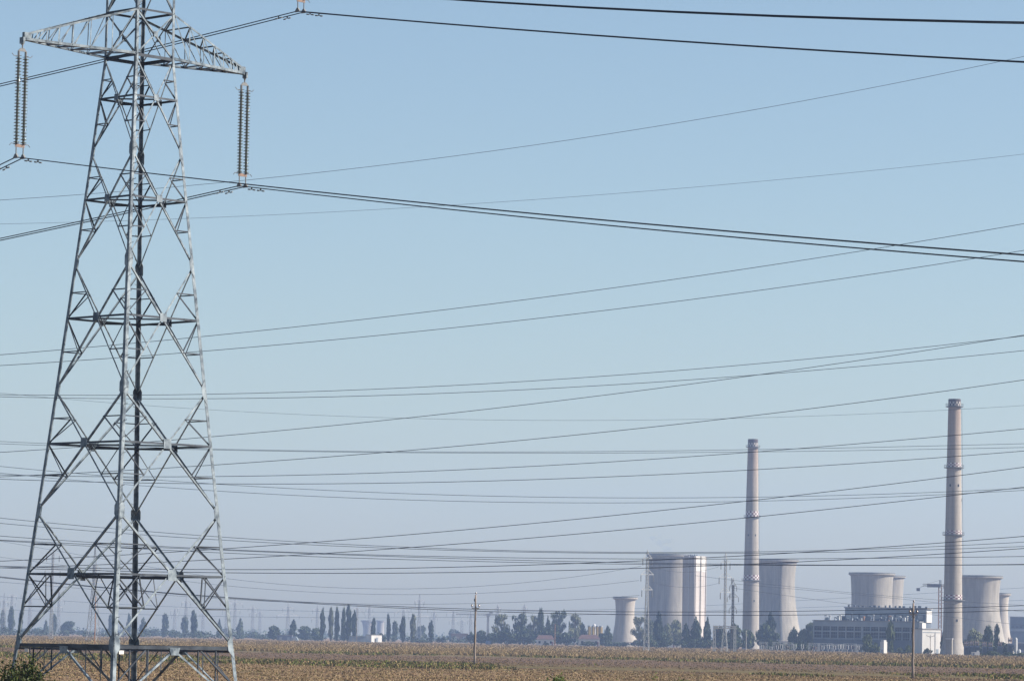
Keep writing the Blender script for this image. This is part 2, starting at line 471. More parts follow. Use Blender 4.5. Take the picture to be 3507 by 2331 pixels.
AD = fnorm(2)                               # the arms point along the normals of faces 0 and 2
def arm_point(s, a, z): return V((TX, TY, 0)) + AD * (s * a) + V((0, 0, z))
SIDE = V((-AD.y, AD.x, 0))
def cross_arm(sgn, a, zb, zt):
    ci = (2, 3) if sgn > 0 else (0, 1)
    tip = arm_point(sgn, a, zb + .05); tipt = arm_point(sgn, a - .1, zb + .42)
    root = MB()
    arm = MB()
    ends = [corner(ci[0], zb), corner(ci[1], zb)]; tops = [corner(ci[0], zt), corner(ci[1], zt)]
    if (ends[1] - ends[0]).dot(SIDE) < 0: ends.reverse(); tops.reverse()
    tb = [tip - SIDE * .11, tip + SIDE * .11]; tt = [tipt - SIDE * .08, tipt + SIDE * .08]
    parts = []
    for j in (0, 1):
        sd = SIDE * (-1 if j == 0 else 1)
        d = (tb[j] - ends[j]).normalized()
        c = MB(); c.angle(ends[j], tb[j], V((0, 0, 1)), -sd, .125, .014)
        parts.append(('bottom_chord', c))
        c = MB(); c.angle(tops[j], tt[j], V((0, 0, -1)), -sd, .10, .012)
        parts.append(('top_chord', c))
    lat = MB()
    n = 7
    fr = [0, .22, .42, .58, .71, .82, .91]
    for j in (0, 1):
        sd = SIDE * (-1 if j == 0 else 1)
        for k in range(1, n):
            p = ends[j].lerp(tb[j], fr[k]); q = tops[j].lerp(tt[j], fr[k])
            member(lat, p, q, sd, .052, .01, off=.02)
            p0 = ends[j].lerp(tb[j], fr[k - 1]) if k % 2 == 0 else ends[j].lerp(tb[j], fr[k])
            q1 = tops[j].lerp(tt[j], fr[k]) if k % 2 == 0 else tops[j].lerp(tt[j], fr[k - 1])
            member(lat, ends[j].lerp(tb[j], fr[k]), tops[j].lerp(tt[j], fr[k - 1]), sd, .052, .01, off=.04)
    for k in range(0, n):
        a0, a1 = ends[0].lerp(tb[0], fr[k]), ends[1].lerp(tb[1], fr[k])
        b0, b1 = tops[0].lerp(tt[0], fr[k]), tops[1].lerp(tt[1], fr[k])
        if k:
            member(lat, a0, a1, V((0, 0, -1)), .07, .01, off=.02); member(lat, b0, b1, V((0, 0, 1)), .06, .01, off=.02)
        if k < n - 1:
            a2, b2 = ends[1].lerp(tb[1], fr[k + 1]), tops[1].lerp(tt[1], fr[k + 1])
            member(lat, a0, a2, V((0, 0, -1)), .06, .01, off=.04)
            member(lat, b0, b2, V((0, 0, 1)), .06, .01, off=.04)
    host = lat.build('cross_arm', 'steel', TOWER)
    for nm, c in parts: c.build(nm, 'steel', host)
    tp = MB(); tp.obox((tip + tipt) / 2 + AD * sgn * -.06, AD, SIDE, (0, 0, 1), (.42, .18, .40))
    tp.obox(tip + AD * sgn * .16 + V((0, 0, -.02)), AD, SIDE, (0, 0, 1), (.10, .30, .30))
    tp.build('tip_plate', 'steel', host)
    return tip + AD * sgn * .14
A_LO, A_UP = 7.05, 10.4
TIPS = {('lower', -1): cross_arm(-1, A_LO, 31.9, 34.15), ('lower', 1): cross_arm(1, A_LO - .32, 31.9, 34.15),
        ('upper', -1): cross_arm(-1, A_UP, 41.2, 43.6), ('upper', 1): cross_arm(1, A_UP, 41.2, 43.6)}
# step bolts up the near leg and the far leg
for ci, z_lo, z_hi, dz in ((1, 3.9, 40.5, .78), (3, 4.3, 30.0, 1.2)):
    z = z_lo; k = 0
    while z < z_hi:
        e = (corner(ci + 1, z) - corner(ci, z)); e.z = 0; e.normalize()
        p = corner(ci, z) + e * .10; n_ = fnorm(ci) if ci == 1 else -fnorm(ci - 1)
        b = MB(); b.tube([p, p + n_ * .17, p + n_ * .19 + V((0, 0, .05))], .014, 5); b.build('step_bolt', 'dark_steel', TOWER)
        z += dz; k += 1
# small number plates hung under the lowest horizontal
for fi, fr in ((0, .13), (1, .06)):
    c = corner(fi, 3.05).lerp(corner(fi + 1, 3.05), fr) + fnorm(fi) * .03; d = (corner(fi + 1, 3) - corner(fi, 3)).normalized()
    b = MB(); b.obox(c, d, (0, 0, 1), fnorm(fi), (.28, .17, .01)); b.build('number_plate', 'white', TOWER)

# ---------------------------------------------------------------- suspension insulators
LD = V((AD.y, -AD.x, 0))                   # line direction, towards the right and the camera
m_, nt_, b_ = new_mat('greenish_glass')
b_.inputs['Base Color'].default_value = (.42, .52, .44, 1); b_.inputs['Roughness'].default_value = .12
b_.inputs['Transmission Weight'].default_value = .15; b_.inputs['Specular IOR Level'].default_value = .6
nt_.links.new(ramp(nt_, noise(nt_, 3, 2), [(.3, (.02, .03, .028)), (.7, (.085, .115, .095))]), b_.inputs['Base Color'])
M['glass_disc'] = m_
STR_LEN = 5.62
def disc_mesh():
    b = MB(); b.lathe((0, 0, 0), [(.03, .055), (.05, .05), (.055, .018), (.145, -.012), (.150, -.03), (.12, -.036), (.05, -.026), (.03, -.05)], 14)
    me = b.build('glass_disc', 'glass_disc', smooth=True); d = me.data; bpy.data.objects.remove(me); return d
DISC = disc_mesh()
def insulator(tip, label):
    t = thing('insulator_string', tip, label, 'insulator', 'double insulator strings hung from the tower arms')
    b = MB(); b.tube([tip, tip - V((0, 0, .42))], .035, 8); b.obox(tip - V((0, 0, .16)), AD, SIDE, (0, 0, 1), (.13, .05, .16)); b.build('hanger', 'dark_steel', t)
    y0 = tip - V((0, 0, .45))
    b = MB(); q = [y0 + AD * x + V((0, 0, z)) for x, z in ((-.27, -.10), (.27, -.10), (.10, .06), (-.10, .06))]
    b.hexa([p - SIDE * .02 for p in q] + [p + SIDE * .02 for p in q]); b.build('top_yoke', 'dark_steel', t)
    for sg in (-1, 1):
        top = y0 + AD * (.21 * sg) - V((0, 0, .10)); bot = V((top.x, top.y, tip.z - STR_LEN + .62))
        b = MB(); b.tube([top, bot], .058, 8); rod = b.build('suspension_string', 'dark_steel', t)
        z0, z1 = top.z - .34, bot.z + .12; nd = 27
        for k in range(nd):
            o = bpy.data.objects.new('glass_disc', DISC); COL.objects.link(o); o.parent = rod
            o.location = V((top.x, top.y, z0 + (z1 - z0) * k / (nd - 1))) - ORG[t.name]; ORG[o.name] = ORG[t.name]
        for zz, s2 in ((z0 + .10, .10), (z1 - .10, -.10)):
            h = MB(); p = V((top.x, top.y, zz))
            h.tube([p, p + AD * sg * .30, p + AD * sg * .40 + V((0, 0, s2))], .017, 5)
            h.tube([p + SIDE * .22, p - SIDE * .22], .014, 5); h.build('arcing_horn', 'dark_steel', t)
    yb = V((tip.x, tip.y, tip.z - STR_LEN + .56))
    b = MB(); b.obox(yb, AD, SIDE, (0, 0, 1), (.56, .03, .15)); b.build('bottom_yoke', 'rust', t)
    for sg in (-1, 1):
        p = yb + AD * (.21 * sg); c = V((p.x, p.y, tip.z - STR_LEN))
        b = MB(); b.tube([p, c + V((0, 0, .09))], .03, 6)
        q = [c + LD * x + V((0, 0, z)) for x, z in ((-.20, -.05), (.20, -.05), (.05, .16), (-.05, .16))]
        b.hexa([v_ - AD * .04 for v_ in q] + [v_ + AD * .04 for v_ in q]); b.build('clamp', 'dark_steel', t)
    return yb
for key, lab in ((('lower', -1), 'pair of glass disc strings hanging from the left tip of the lower tower arm'),
                 (('lower', 1), 'pair of glass disc strings hanging from the right tip of the lower tower arm'),
                 (('upper', 1), 'bottom end of an insulator pair cut by the top edge, right of the tower'),
                 (('upper', -1), 'insulator pair on the left tip of the upper tower arm')):
    insulator(TIPS[key], lab)

# conductors of the near line: two per insulator, sagging away on both sides
def slope_to(c0, px, py, c, sgn):
    t = 40.0 * sgn
    for _ in range(20):
        d = c0.y + LD.y * t
        p = at(px, py, d); t += (p.x - (c0.x + LD.x * t)) / LD.x * .7
    d = c0.y + LD.y * t; dz = at(px, py, d).z - c0.z
    return (dz - c * t * t) / t
AIM = {('lower', -1): (873, 572), ('lower', 1): (896, 820), ('upper', 1): (213, 292), ('upper', -1): (79, None)}
def conductor(key, sg, label, c=.0003):
    tip = TIPS[key]
    m0 = V((tip.x, tip.y, tip.z - STR_LEN)); c0 = m0 + AD * (.21 * sg)
    if key == ('upper', -1): c = .00062
    sl = -slope_to(m0, 3507, AIM[key][0], c, 1)
    sr = slope_to(m0, 0, AIM[key][1], c, -1) if AIM[key][1] else .085
    pts = []
    for k in range(-60, 34):
        t = 5.0 * k
        z = (-sl * t + c * t * t) if t > 0 else (sr * t + c * t * t)
        pts.append(c0 + LD * t + V((0, 0, z)))
    b = MB(); b.tube(pts, .026, 6)
    o = tag(b.build('conductor', 'wire', smooth=True, org=c0), label, 'power line', 'twin conductors of the near tower')
    for s in (1, -1):
        t = (1.05 if s > 0 else -1.35) + .10 * sg
        z = (-sl * t) if t > 0 else sr * t
        p = c0 + LD * t + V((0, 0, z)); dn = V((0, 0, -1)); ax = (LD * s + V((0, 0, -sl if s > 0 else -sr))).normalized()
        q = MB(); q.beam(p + V((0, 0, .02)), p + dn * .12, .05, .07); q.tube([p + dn * .11 - ax * .26, p + dn * .10, p + dn * .11 + ax * .26], .012, 5)
        q.tube([p + dn * .12 - ax * .27, p + dn * .12 - ax * .10], .034, 8); q.tube([p + dn * .12 + ax * .10, p + dn * .12 + ax * .27], .034, 8)
        q.build('vibration_damper', 'dark_steel', o)
for key, (la, lb) in {('lower', -1): ('outer wire clamped under the left insulators of the lower arm', 'inner wire clamped under the left insulators of the lower arm'),
                      ('lower', 1): ('inner wire of the pair clamped under the right insulators of the lower arm', 'outer wire of the pair clamped under the right insulators of the lower arm'),
                      ('upper', 1): ('inner wire of the pair clamped under the insulators at the top edge', 'outer wire of the pair clamped under the insulators at the top edge'),
                      ('upper', -1): ('topmost wire of all, entering by the top edge, upper of a pair', 'second topmost wire, entering by the top edge, lower of a pair')}.items():
    conductor(key, -1, la); conductor(key, 1, lb)
# ---------------------------------------------------------------- other overhead lines crossing the view
def fit_wire(pts, d0, d1, rpx, label, mat='wire_far', x0=-500, x1=4000, n=34, group='overhead wires crossing the sky'):
    """pts: pixels a sagging wire passes; d0, d1: its distance at the two sides of the picture"""
    xs = np.array([p[0] for p in pts], float); ys = np.array([p[1] for p in pts], float)
    cf = np.polyfit(xs, ys, 2 if len(pts) < 5 else 3)
    P = []
    for x in np.linspace(x0, x1, n):
        xe = min(max(x, xs.min() - 250), xs.max() + 250)
        y = np.polyval(cf, xe) + np.polyval(np.polyder(cf), xe) * (x - xe)
        # a straight span in plan: 1/d is linear in the picture
        u = x / PW; d = 1 / ((1 - u) / d0 + u / d1)
        P.append(at(x, y, d))
    rad = [rpx * p.y / FPX for p in P]
    b = MB(); b.tube(P, rad, 5)
    return tag(b.build('overhead_wire', mat, smooth=True, org=P[len(P) // 2]), label, 'power line', group)

W = [
 ([(0, 688), (877, 607), (1754, 513), (3507, 193)], 420, 300, .75, 'wire climbing from behind the tower to the upper right, above all other thin wires'),
 ([(0, 767), (654, 748), (1487, 706), (3507, 528)], 430, 310, .5, 'very faint wire below the insulator clamps, rising to the right edge'),
 ([(0, 1212), (900, 1138.5), (1754, 1026), (3507, 767)], 400, 300, 1.0, 'upper of two parallel wires crossing the middle of the sky'),
 ([(0, 1250), (900, 1189), (1754, 1097), (3507, 858)], 400, 300, 1.0, 'lower of two parallel wires crossing the middle of the sky'),
 ([(0, 1351), (900, 1345), (1700, 1311.5), (2507, 1252.6), (3507, 1150)], 520, 420, .95, 'top wire of three that meet above the right chimney'),
 ([(0, 1358), (900, 1363), (1700, 1338), (2507, 1290), (3507, 1200)], 520, 420, .95, 'wire just under the meeting wires, passing well above both chimneys'),
 ([(0, 1548), (733, 1494.6), (1700, 1396), (2507, 1296), (3507, 1147)], 470, 330, 1.0, 'steeper wire cutting across two flatter ones above the left chimney'),
 ([(0, 1632), (750, 1590), (1700, 1515.5), (2507, 1430.6), (3507, 1300.5)], 470, 330, 1.05, 'dark wire passing just above the top of the left chimney'),
 ([(0, 1345), (740, 1403.5), (1700, 1437.8), (2507, 1432), (3507, 1388)], 800, 700, .45, 'faint sagging wire crossing the right chimney just below its sooty top'),
 ([(0, 1511), (735, 1536), (1700, 1548), (2507, 1539), (3507, 1518.6)], 760, 700, .75, 'upper wire of a close sagging pair just below the left chimney top'),
 ([(0, 1519), (735, 1539), (1700, 1552), (2507, 1546.5), (3507, 1531.5)], 760, 700, .75, 'lower wire of a close sagging pair just below the left chimney top'),
 ([(0, 1625), (750, 1630.7), (1700, 1602), (2507, 1552.7), (3507, 1467.6)], 560, 420, 1.0, 'wire crossing the left chimney just below its checkered crown'),
 ([(0, 1639.6), (750, 1656), (1700, 1645), (2507, 1612), (3507, 1543.4)], 560, 420, 1.0, 'wire crossing both chimneys in their upper half, below the close pair'),
 ([(0, 1596), (750, 1657), (1700, 1698.6), (2507, 1702), (3507, 1671)], 760, 700, .8, 'upper sagging wire crossing the left chimney above its middle ring'),
 ([(0, 1619), (750, 1680), (1700, 1719), (2507, 1716), (3507, 1678)], 760, 700, .8, 'lower sagging wire crossing the left chimney above its middle ring'),
 ([(0, 1920.5), (770, 1877), (1700, 1804), (2507, 1720), (3507, 1599)], 560, 380, 1.1, 'dark straight wire rising right, over the middle ring of the left chimney'),
 ([(0, 1943), (775, 1913), (1700, 1851), (2507, 1777), (3507, 1667)], 560, 380, 1.1, 'dark straight wire touching the middle ring of the left chimney'),
 ([(0, 1773), (750, 1836), (1500, 1878), (2100, 1889), (2707, 1886), (3507, 1855)], 820, 740, .9, 'upper wire running level just over the rim of the large left cooling tower'),
 ([(0, 1791), (750, 1846), (1500, 1883), (2100, 1893), (2707, 1891), (3507, 1870)], 820, 740, .9, 'lower wire running level just over the rim of the large left cooling tower'),
 ([(0, 1834), (780, 1881), (1500, 1904), (2000, 1911), (2800, 1912), (3507, 1904)], 780, 700, .95, 'upper of three sagging wires across the face of the largest cooling tower'),
 ([(0, 1848), (780, 1883), (1500, 1910), (2000, 1922), (2800, 1933), (3507, 1931)], 780, 700, .95, 'middle of three sagging wires across the face of the large left cooling tower'),
 ([(0, 1850), (780, 1892), (1500, 1919.6), (2000, 1927), (2800, 1935), (3507, 1932.5)], 780, 700, .95, 'lowest of three sagging wires across the face of the large left cooling tower'),
 ([(0, 1937), (700, 1949.7), (1500, 1941.6), (2000, 1926), (2800, 1888), (3507, 1835)], 640, 520, 1.15, 'thick wire crossing the right chimney between its lower rings, upper of two'),
 ([(0, 1943), (700, 1958), (1500, 1960.5), (2000, 1951), (2707, 1923), (3507, 1877)], 640, 520, 1.15, 'thick wire crossing the right chimney between its lower rings, lower of two'),
 ([(0, 1973), (700, 2039), (1500, 2079.7), (2300, 2094), (2800, 2091), (3507, 2072)], 900, 620, 1.0, 'upper of two low wires passing in front of the long hall roof'),
 ([(0, 1976), (700, 2041), (1500, 2086), (2300, 2105), (2800, 2104), (3507, 2087.5)], 900, 620, 1.0, 'lower of two low wires passing in front of the long hall roof'),
]
for a in W: fit_wire(*a[:3], a[3], a[4], **({'mat': 'wire'} if a[3] >= 1.0 else {})) if len(a) == 5 else fit_wire(*a)
FW_ = [
 ([(700, 1965), (790, 1985), (1080, 2013), (1500, 2008), (2189, 1940)], 2300, 1420, -400, 2196, 'faint far wire sagging to the top arm of the pale pylon by the large tower'),
 ([(700, 2000), (1100, 2020), (1500, 2037), (1900, 2020), (2187, 1983)], 2300, 1420, -400, 2188, 'faint far wire reaching the middle arm of the pale pylon by the large cooling tower'),
 ([(700, 2046), (1500, 2064), (1900, 2060), (2189, 2035)], 2300, 1420, -400, 2190, 'faint far wire reaching the lowest arm of the pale pylon by the large cooling tower'),
 ([(2417, 1974), (2799, 2017), (3216, 2053)], 1440, 1500, 2380, 3600, 'faint wire slanting down from the second pale pylon across the right chimney foot'),
 ([(2510, 2000), (2707, 2010), (3216, 2066), (3507, 2092)], 1440, 1500, 2505, 3700, 'faint wire slanting down over the hall roof toward the right edge'),
 ([(2727, 2042), (2887, 2066), (3216, 2105), (3507, 2140)], 1440, 1500, 2500, 3700, 'lowest faint wire slanting over the hall roof toward the right edge'),
 ([(2230, 1940), (2350, 1958), (2460, 1940)], 1405, 1440, 2228, 2464, 'faint wire strung between the tops of the two pale pylons'),
 ([(2237, 1993), (2350, 2010), (2460, 1996)], 1405, 1440, 2235, 2460, 'faint wire strung between the middle arms of the two pale pylons'),
 ([(0, 2085), (700, 2108), (1500, 2113), (2000, 2104)], 3400, 3300, -400, 3900, 'faint level wire in the haze above the low trees'),
 ([(0, 2040), (500, 2075), (1000, 2090), (1500, 2093), (2400, 2074)], 3400, 3300, -400, 4000, 'faint wire in the haze crossing the far pylons'),
]
for pts, d0, d1, xa, xb, lab in FW_:
    xs = [p[0] for p in pts]; ys = [p[1] for p in pts]
    cf = np.polyfit(xs, ys, 2); P = []
    for x in np.linspace(xa, xb, 24):
        u = (x - xa) / (xb - xa); xe = min(max(x, xs[0] - 150), xs[-1] + 200); y = np.polyval(cf, xe) + np.polyval(np.polyder(cf), xe) * (x - xe)
        P.append(at(x, y, 1 / ((1 - u) / d0 + u / d1)))
    b = MB(); b.tube(P, [.5 * p.y / FPX for p in P], 4)
    tag(b.build('overhead_wire', 'wire_far', smooth=True, org=P[12]), lab, 'power line', 'faint far wires')
# ---------------------------------------------------------------- the power station
def cooling_tower(x, d, ytop, r_top, r_thr, thr_frac, r_base, label, mat='concrete', stripe=None):
    """x: axis pixel, radii in pixels, ytop: rim pixel; base on the ground"""
    p = gnd(x, d); H = zat(x, ytop, d); k = d / FPX
    rt, rh, rb = r_top * k, r_thr * k, r_base * k
    zt = H * thr_frac; zc = H * .075
    t = thing('cooling_tower', p, label, 'cooling tower', 'concrete cooling towers')
    def rad(z):
        if z >= zt:
            u = (z - zt) / (H - zt); return rh + (rt - rh) * u ** 1.8
        u = (zt - z) / (zt - zc)
        a = ((rb / rh) ** 2 - 1); return rh * math.sqrt(1 + a * u * u)
    zs = [zc + (H - zc) * i / 40 for i in range(41)]
    outer = [(rad(z), z) for z in zs]; inner = [(rad(z) - .35, z) for z in reversed(zs)]
    b = MB(); b.lathe(p, outer + inner, 96, closed=True); b.build('shell', mat, t, smooth=True)
    b = MB(); b.lathe(p, [(rt - .3, H - 1.3), (rt + .3, H - 1.3), (rt + 1.35, H - .75), (rt + 1.35, H - .05), (rt - .3, H - .05)], 96, closed=True); b.build('rim_walkway', mat, t)
    b = MB(); b.lathe(p, [(rt + 1.25, H), (rt + 1.28, H + .8), (rt + 1.2, H + .8), (rt + 1.17, H)], 64, closed=True); b.build('rim_railing', 'dark_steel', t)
    b = MB(); b.lathe(p, [(rb + 1.2, 0), (rb + 1.2, .8), (rb + .8, .8), (rb + .8, 0)], 64, closed=True); b.build('basin_wall', mat, t)
    n = 28
    for i in range(n):
        a0 = 2 * math.pi * i / n
        q = MB()
        for s in (-.5, .5):
            a1 = a0 + s * 2 * math.pi / n
            q.beam(p + V(((rb + .4) * math.cos(a0), (rb + .4) * math.sin(a0), .1)), p + V(((rb - .05) * math.cos(a1), (rb - .05) * math.sin(a1), zc + .2)), .55)
        q.build('raker_column', mat, t)
    if stripe is not None:
        a = R(-90) + stripe
        q = MB()
        def sp(z, off, w): 
            r = rad(z) + off; c = p + V((r * math.cos(a), r * math.sin(a), z)); e = V((-math.sin(a), math.cos(a), 0)); return c + e * w
        zz = [zc + (H - zc) * i / 30 for i in range(1, 30)]
        for z0, z1 in zip(zz, zz[1:]):
            for w in (-.55, .55):
                q.beam(sp(z0, .6, w), sp(z1, .6, w), .22)
            q.beam(sp(z0, .6, -.55), sp(z0, .6, .55), .2); q.beam(sp(z0, .6, -.55), sp(z1, .6, .55), .15)
            q.beam(sp(z0, .1, 0), sp(z0, .7, 0), .3); q.beam(sp(z0, .65, 0), sp(z1, .65, 0), 1.0, .3)
        q.build('service_ladder', 'dark_steel', t)
    return t
cooling_tower(2139, 2800, 2046, 36.5, 32, .72, 46, 'smallest complete cooling tower, left of the pale lattice pylon, with dark legs', 'concrete_pale')
cooling_tower(2290, 2900, 1901, 74, 70.5, .72, 92, 'largest cooling tower, tallest rim, left of the ribbed shaft building')
cooling_tower(2656, 2750, 1918, 70, 63, .74, 92, 'cooling tower with a dark vertical ladder stripe, right behind the left chimney', stripe=R(9))
cooling_tower(2984, 2700, 1964, 73.5, 69.5, .66, 92, 'cooling tower rising above the long hall roof, front one of two')
cooling_tower(3036, 3000, 1973, 58, 54, .66, 78, 'half hidden cooling tower behind the one above the hall roof')
cooling_tower(3353, 2500, 1974, 73, 67, .72, 94, 'broad cooling tower just right of the tall right chimney')
cooling_tower(3424, 2750, 2033, 31, 27, .70, 45, 'slim pale cooling tower at the far right, half behind the broad one', 'concrete_pale')

# chimneys
def chimney(x0, d, xt, ytop, rings, r_px, label, bands, base_flare):
    """rings: list of (y, radius px, checker height px); r_px: [(y, radius px)]"""
    p = gnd(x0, d); k = d / FPX; t = thing('chimney', p, label, 'chimney', 'checkered power station chimneys')
    H = zat(xt, ytop, d)
    hz = lambda y: zat(xt, y, d)
    prof = sorted([(hz(y), r * k) for y, r in r_px])
    def rad(z):
        if z <= prof[0][0]: return prof[0][1]
        for (z0, r0), (z1, r1) in zip(prof, prof[1:]):
            if z <= z1: return r0 + (r1 - r0) * (z - z0) / (z1 - z0)
        return prof[-1][1]
    zc = hz(rings[0][0])
    zs = [0.0, 1.2] + [6.2 + (zc - 6.2) * i / 40 for i in range(41)]
    m = concrete_mat('chimney_concrete_' + ('tall' if bands else 'short'), (.252, .238, .218), (.342, .325, .30), .12,
                     (H, bands))
    b = MB()
    pr = [(rad(6.2) * base_flare, 0.0), (rad(6.2) * (1 + (base_flare - 1) * .8), 1.2)] + [(rad(z), z) for z in zs[2:]]
    b.lathe(p, pr, 64); b.build('shaft', m, t, smooth=True)
    # sooty crown with a checkered lower band
    rc = rad(zc); ch = rings[0][2] * k; rt = rad(H)
    b = MB(); b.lathe(p, [(rc + .02, zc), (rt + .02, H), (rt - .35, H), (rt - .4, H - 6), (0.01, H - 6)], 64); b.build('crown', 'soot', t, smooth=False)
    def checker(z0, z1, r0, r1, n, rows, name='checker_band', mats=('white', 'red_paint')):
        b = MB(); pr = [(r0 + (r1 - r0) * i / rows, z0 + (z1 - z0) * i / rows) for i in range(rows + 1)]
        b.lathe(p, pr, n * 4, mfun=lambda i, kk: (i + kk // 4) % 2); return b.build(name, [M[q] for q in mats], t)
    checker(zc + 1.0 * k * 2, zc + ch, rc + .05, rad(zc + ch) + .05, 22, 2, mats=('concrete_post', 'soot'))
    for y, r, cpx in rings:
        z = hz(y); rr = rad(z)
        b = MB(); b.lathe(p, [(rr - .1, z - .5), (rr + 1.15, z - .25), (rr + 1.15, z), (rr - .1, z)], 64, closed=True); pl = b.build('platform', 'concrete_post' if False else 'dark_steel', t)
        b = MB(); b.lathe(p, [(rr + 1.1, z + 1.02), (rr + 1.16, z + 1.02), (rr + 1.16, z + 1.12), (rr + 1.1, z + 1.12)], 48, closed=True)
        for i in range(24):
            a = 2 * math.pi * i / 24; c = p + V(((rr + 1.13) * math.cos(a), (rr + 1.13) * math.sin(a), z)); b.beam(c, c + V((0, 0, 1.1)), .07)
        b.build('railing', 'dark_steel', pl)
        if (y, r, cpx) != rings[0]:
            checker(z + .3, z + cpx * k, rad(z + .3) + .05, rad(z + cpx * k) + .05, 22, 3)
    # service openings
    for y, a in ((rings[1][0] + 62, R(-60)), (rings[1][0] + 62, R(-125)), (rings[1][0] + 112, R(-12)), (rings[-1][0] + 70, R(-70))):
        z = hz(y); c = p + V((math.cos(a), math.sin(a), 0)) * (rad(z) + .0) + V((0, 0, z)); b = MB()
        b.box(c, (.25, .6, 1.1), a); b.build('hatch', 'glass', t)
    # outside ladder with safety cage
    a = R(-8); b = MB()
    zz = [8 + (zc - 8) * i / 40 for i in range(41)]
    for z0, z1 in zip(zz, zz[1:]):
        q0 = p + V((math.cos(a), math.sin(a), 0)) * (rad(z0) + .45) + V((0, 0, z0)); q1 = p + V((math.cos(a), math.sin(a), 0)) * (rad(z1) + .45) + V((0, 0, z1))
        b.beam(q0, q1, .32, .12); b.beam(q0, q0 - V((math.cos(a), math.sin(a), 0)) * .5, .1)
    b.build('ladder', 'far_steel', t)
    return t
PINK = [(0, (1, 1, 1)), (.68, (1, 1, 1)), (.78, (1.02, .97, .94)), (.86, (1.02, .92, .88)), (.97, (.92, .79, .76))]
chimney(2570, 2350, 2574, 1503, [(1530, 18, 14), (1770, 22.5, 20), (1986, 27, 18)], [(1503, 17), (1530, 17.5), (1771, 22.2), (1987, 26.4), (2200, 29)],
        'shorter tall chimney to the left, checkered bands, between the shaft building and cooling tower', PINK, 1.05)
chimney(3262, 1680, 3262, 1366, [(1391, 22, 16), (1600, 26, 15), (1830, 29.5, 14), (2053, 32.5, 17)], [(1366, 21), (1391, 21.3), (1600, 25), (1830, 28.5), (2054, 31.3), (2215, 33.5)],
        'tallest chimney, checkered bands under ring platforms, in front at the right', PINK, 1.36)

# ribbed shaft building beside the largest cooling tower
def shaft_building():
    d = 2500; k = d / FPX; yaw = R(38)
    xl, xm, xr = 2337, 2377, 2417
    p = gnd(xm, d); H = zat(xm, 1903, d)
    t = thing('shaft_building', p, 'tall ribbed concrete shaft building, sunlit on its right, beside the largest cooling tower', 'tower building')
    w = 40 * k / math.cos(yaw); dp = 40 * k / math.sin(R(52))
    ux = V((-math.cos(yaw), math.sin(yaw), 0)); uy = V((math.cos(R(52)) * 1.0, math.sin(R(52)), 0))
    uy = V((math.sin(yaw), math.cos(yaw), 0))
    wl, wr = 40 * k / math.cos(yaw), 40 * k / math.sin(yaw)
    c = p + ux * wl / 2 + uy * wr / 2
    b = MB(); b.obox(c + V((0, 0, H / 2)), ux, uy, (0, 0, 1), (wl, wr, H)); b.build('wall', 'shaft', t)
    for f in (.02, .5, .97):
        q = MB(); q.obox(p + ux * wl * f - uy * .25 + V((0, 0, H / 2)), ux, uy, (0, 0, 1), (.4 if f != .5 else .7, .5, H + .2)); q.build('rib', 'shaft' if f != .5 else 'white_wall', t)
    for f in (.03, .5, .97):
        q = MB(); q.obox(p + uy * wr * f - ux * .25 + V((0, 0, H / 2)), ux, uy, (0, 0, 1), (.5, .4 if f != .5 else .8, H + .2)); q.build('rib', 'shaft' if f != .5 else 'concrete', t)
    zb = zat(2400, 1957, d)
    for f in (.26, .74):
        q = MB(); q.obox(p + uy * wr * f - ux * .06 + V((0, 0, (H + zb) / 2)), ux, uy, (0, 0, 1), (.12, wr * .42, H - zb - .1)); q.build('top_panel', 'white', t)
    q = MB(); q.obox(c + V((0, 0, H + .15)), ux, uy, (0, 0, 1), (wl * .96, wr * .96, .3)); q.build('roof', 'roofing', t)
    for i in range(5):
        q = MB(); q.box(p + ux * wl * (.15 + .17 * i) + uy * wr * .3 + V((0, 0, H + .7)), (.7, .7, .5 + .5 * (i % 2))); q.build('roof_vent', 'dark_panel', t)
shaft_building()

# smoke drifting up behind the largest cooling tower
m = bpy.data.materials.new('thin_smoke'); m.use_nodes = True; n_ = m.node_tree; n_.nodes.clear()
o_ = n_.nodes.new('ShaderNodeOutputMaterial'); pv = n_.nodes.new('ShaderNodeVolumePrincipled')
pv.inputs['Color'].default_value = (.22, .32, .52, 1); pv.inputs['Density'].default_value = .022
n_.links.new(pv.outputs[0], o_.inputs['Volume'])
b = MB()
for x, y, r in ((2286, 1880, 18), (2262, 1858, 17), (2290, 1852, 15), (2238, 1842, 14), (2258, 1832, 9)):
    c = at(x, y, 3000); rr = px2m(r, 3000)
    b.lathe(c, [(rr * math.sin(math.pi * i / 12) + .01, -rr * .62 * math.cos(math.pi * i / 12)) for i in range(13)], 20)
tag(b.build('smoke', m, smooth=True), 'faint grey smoke drifting over the rim of the largest cooling tower', None, kind='stuff')

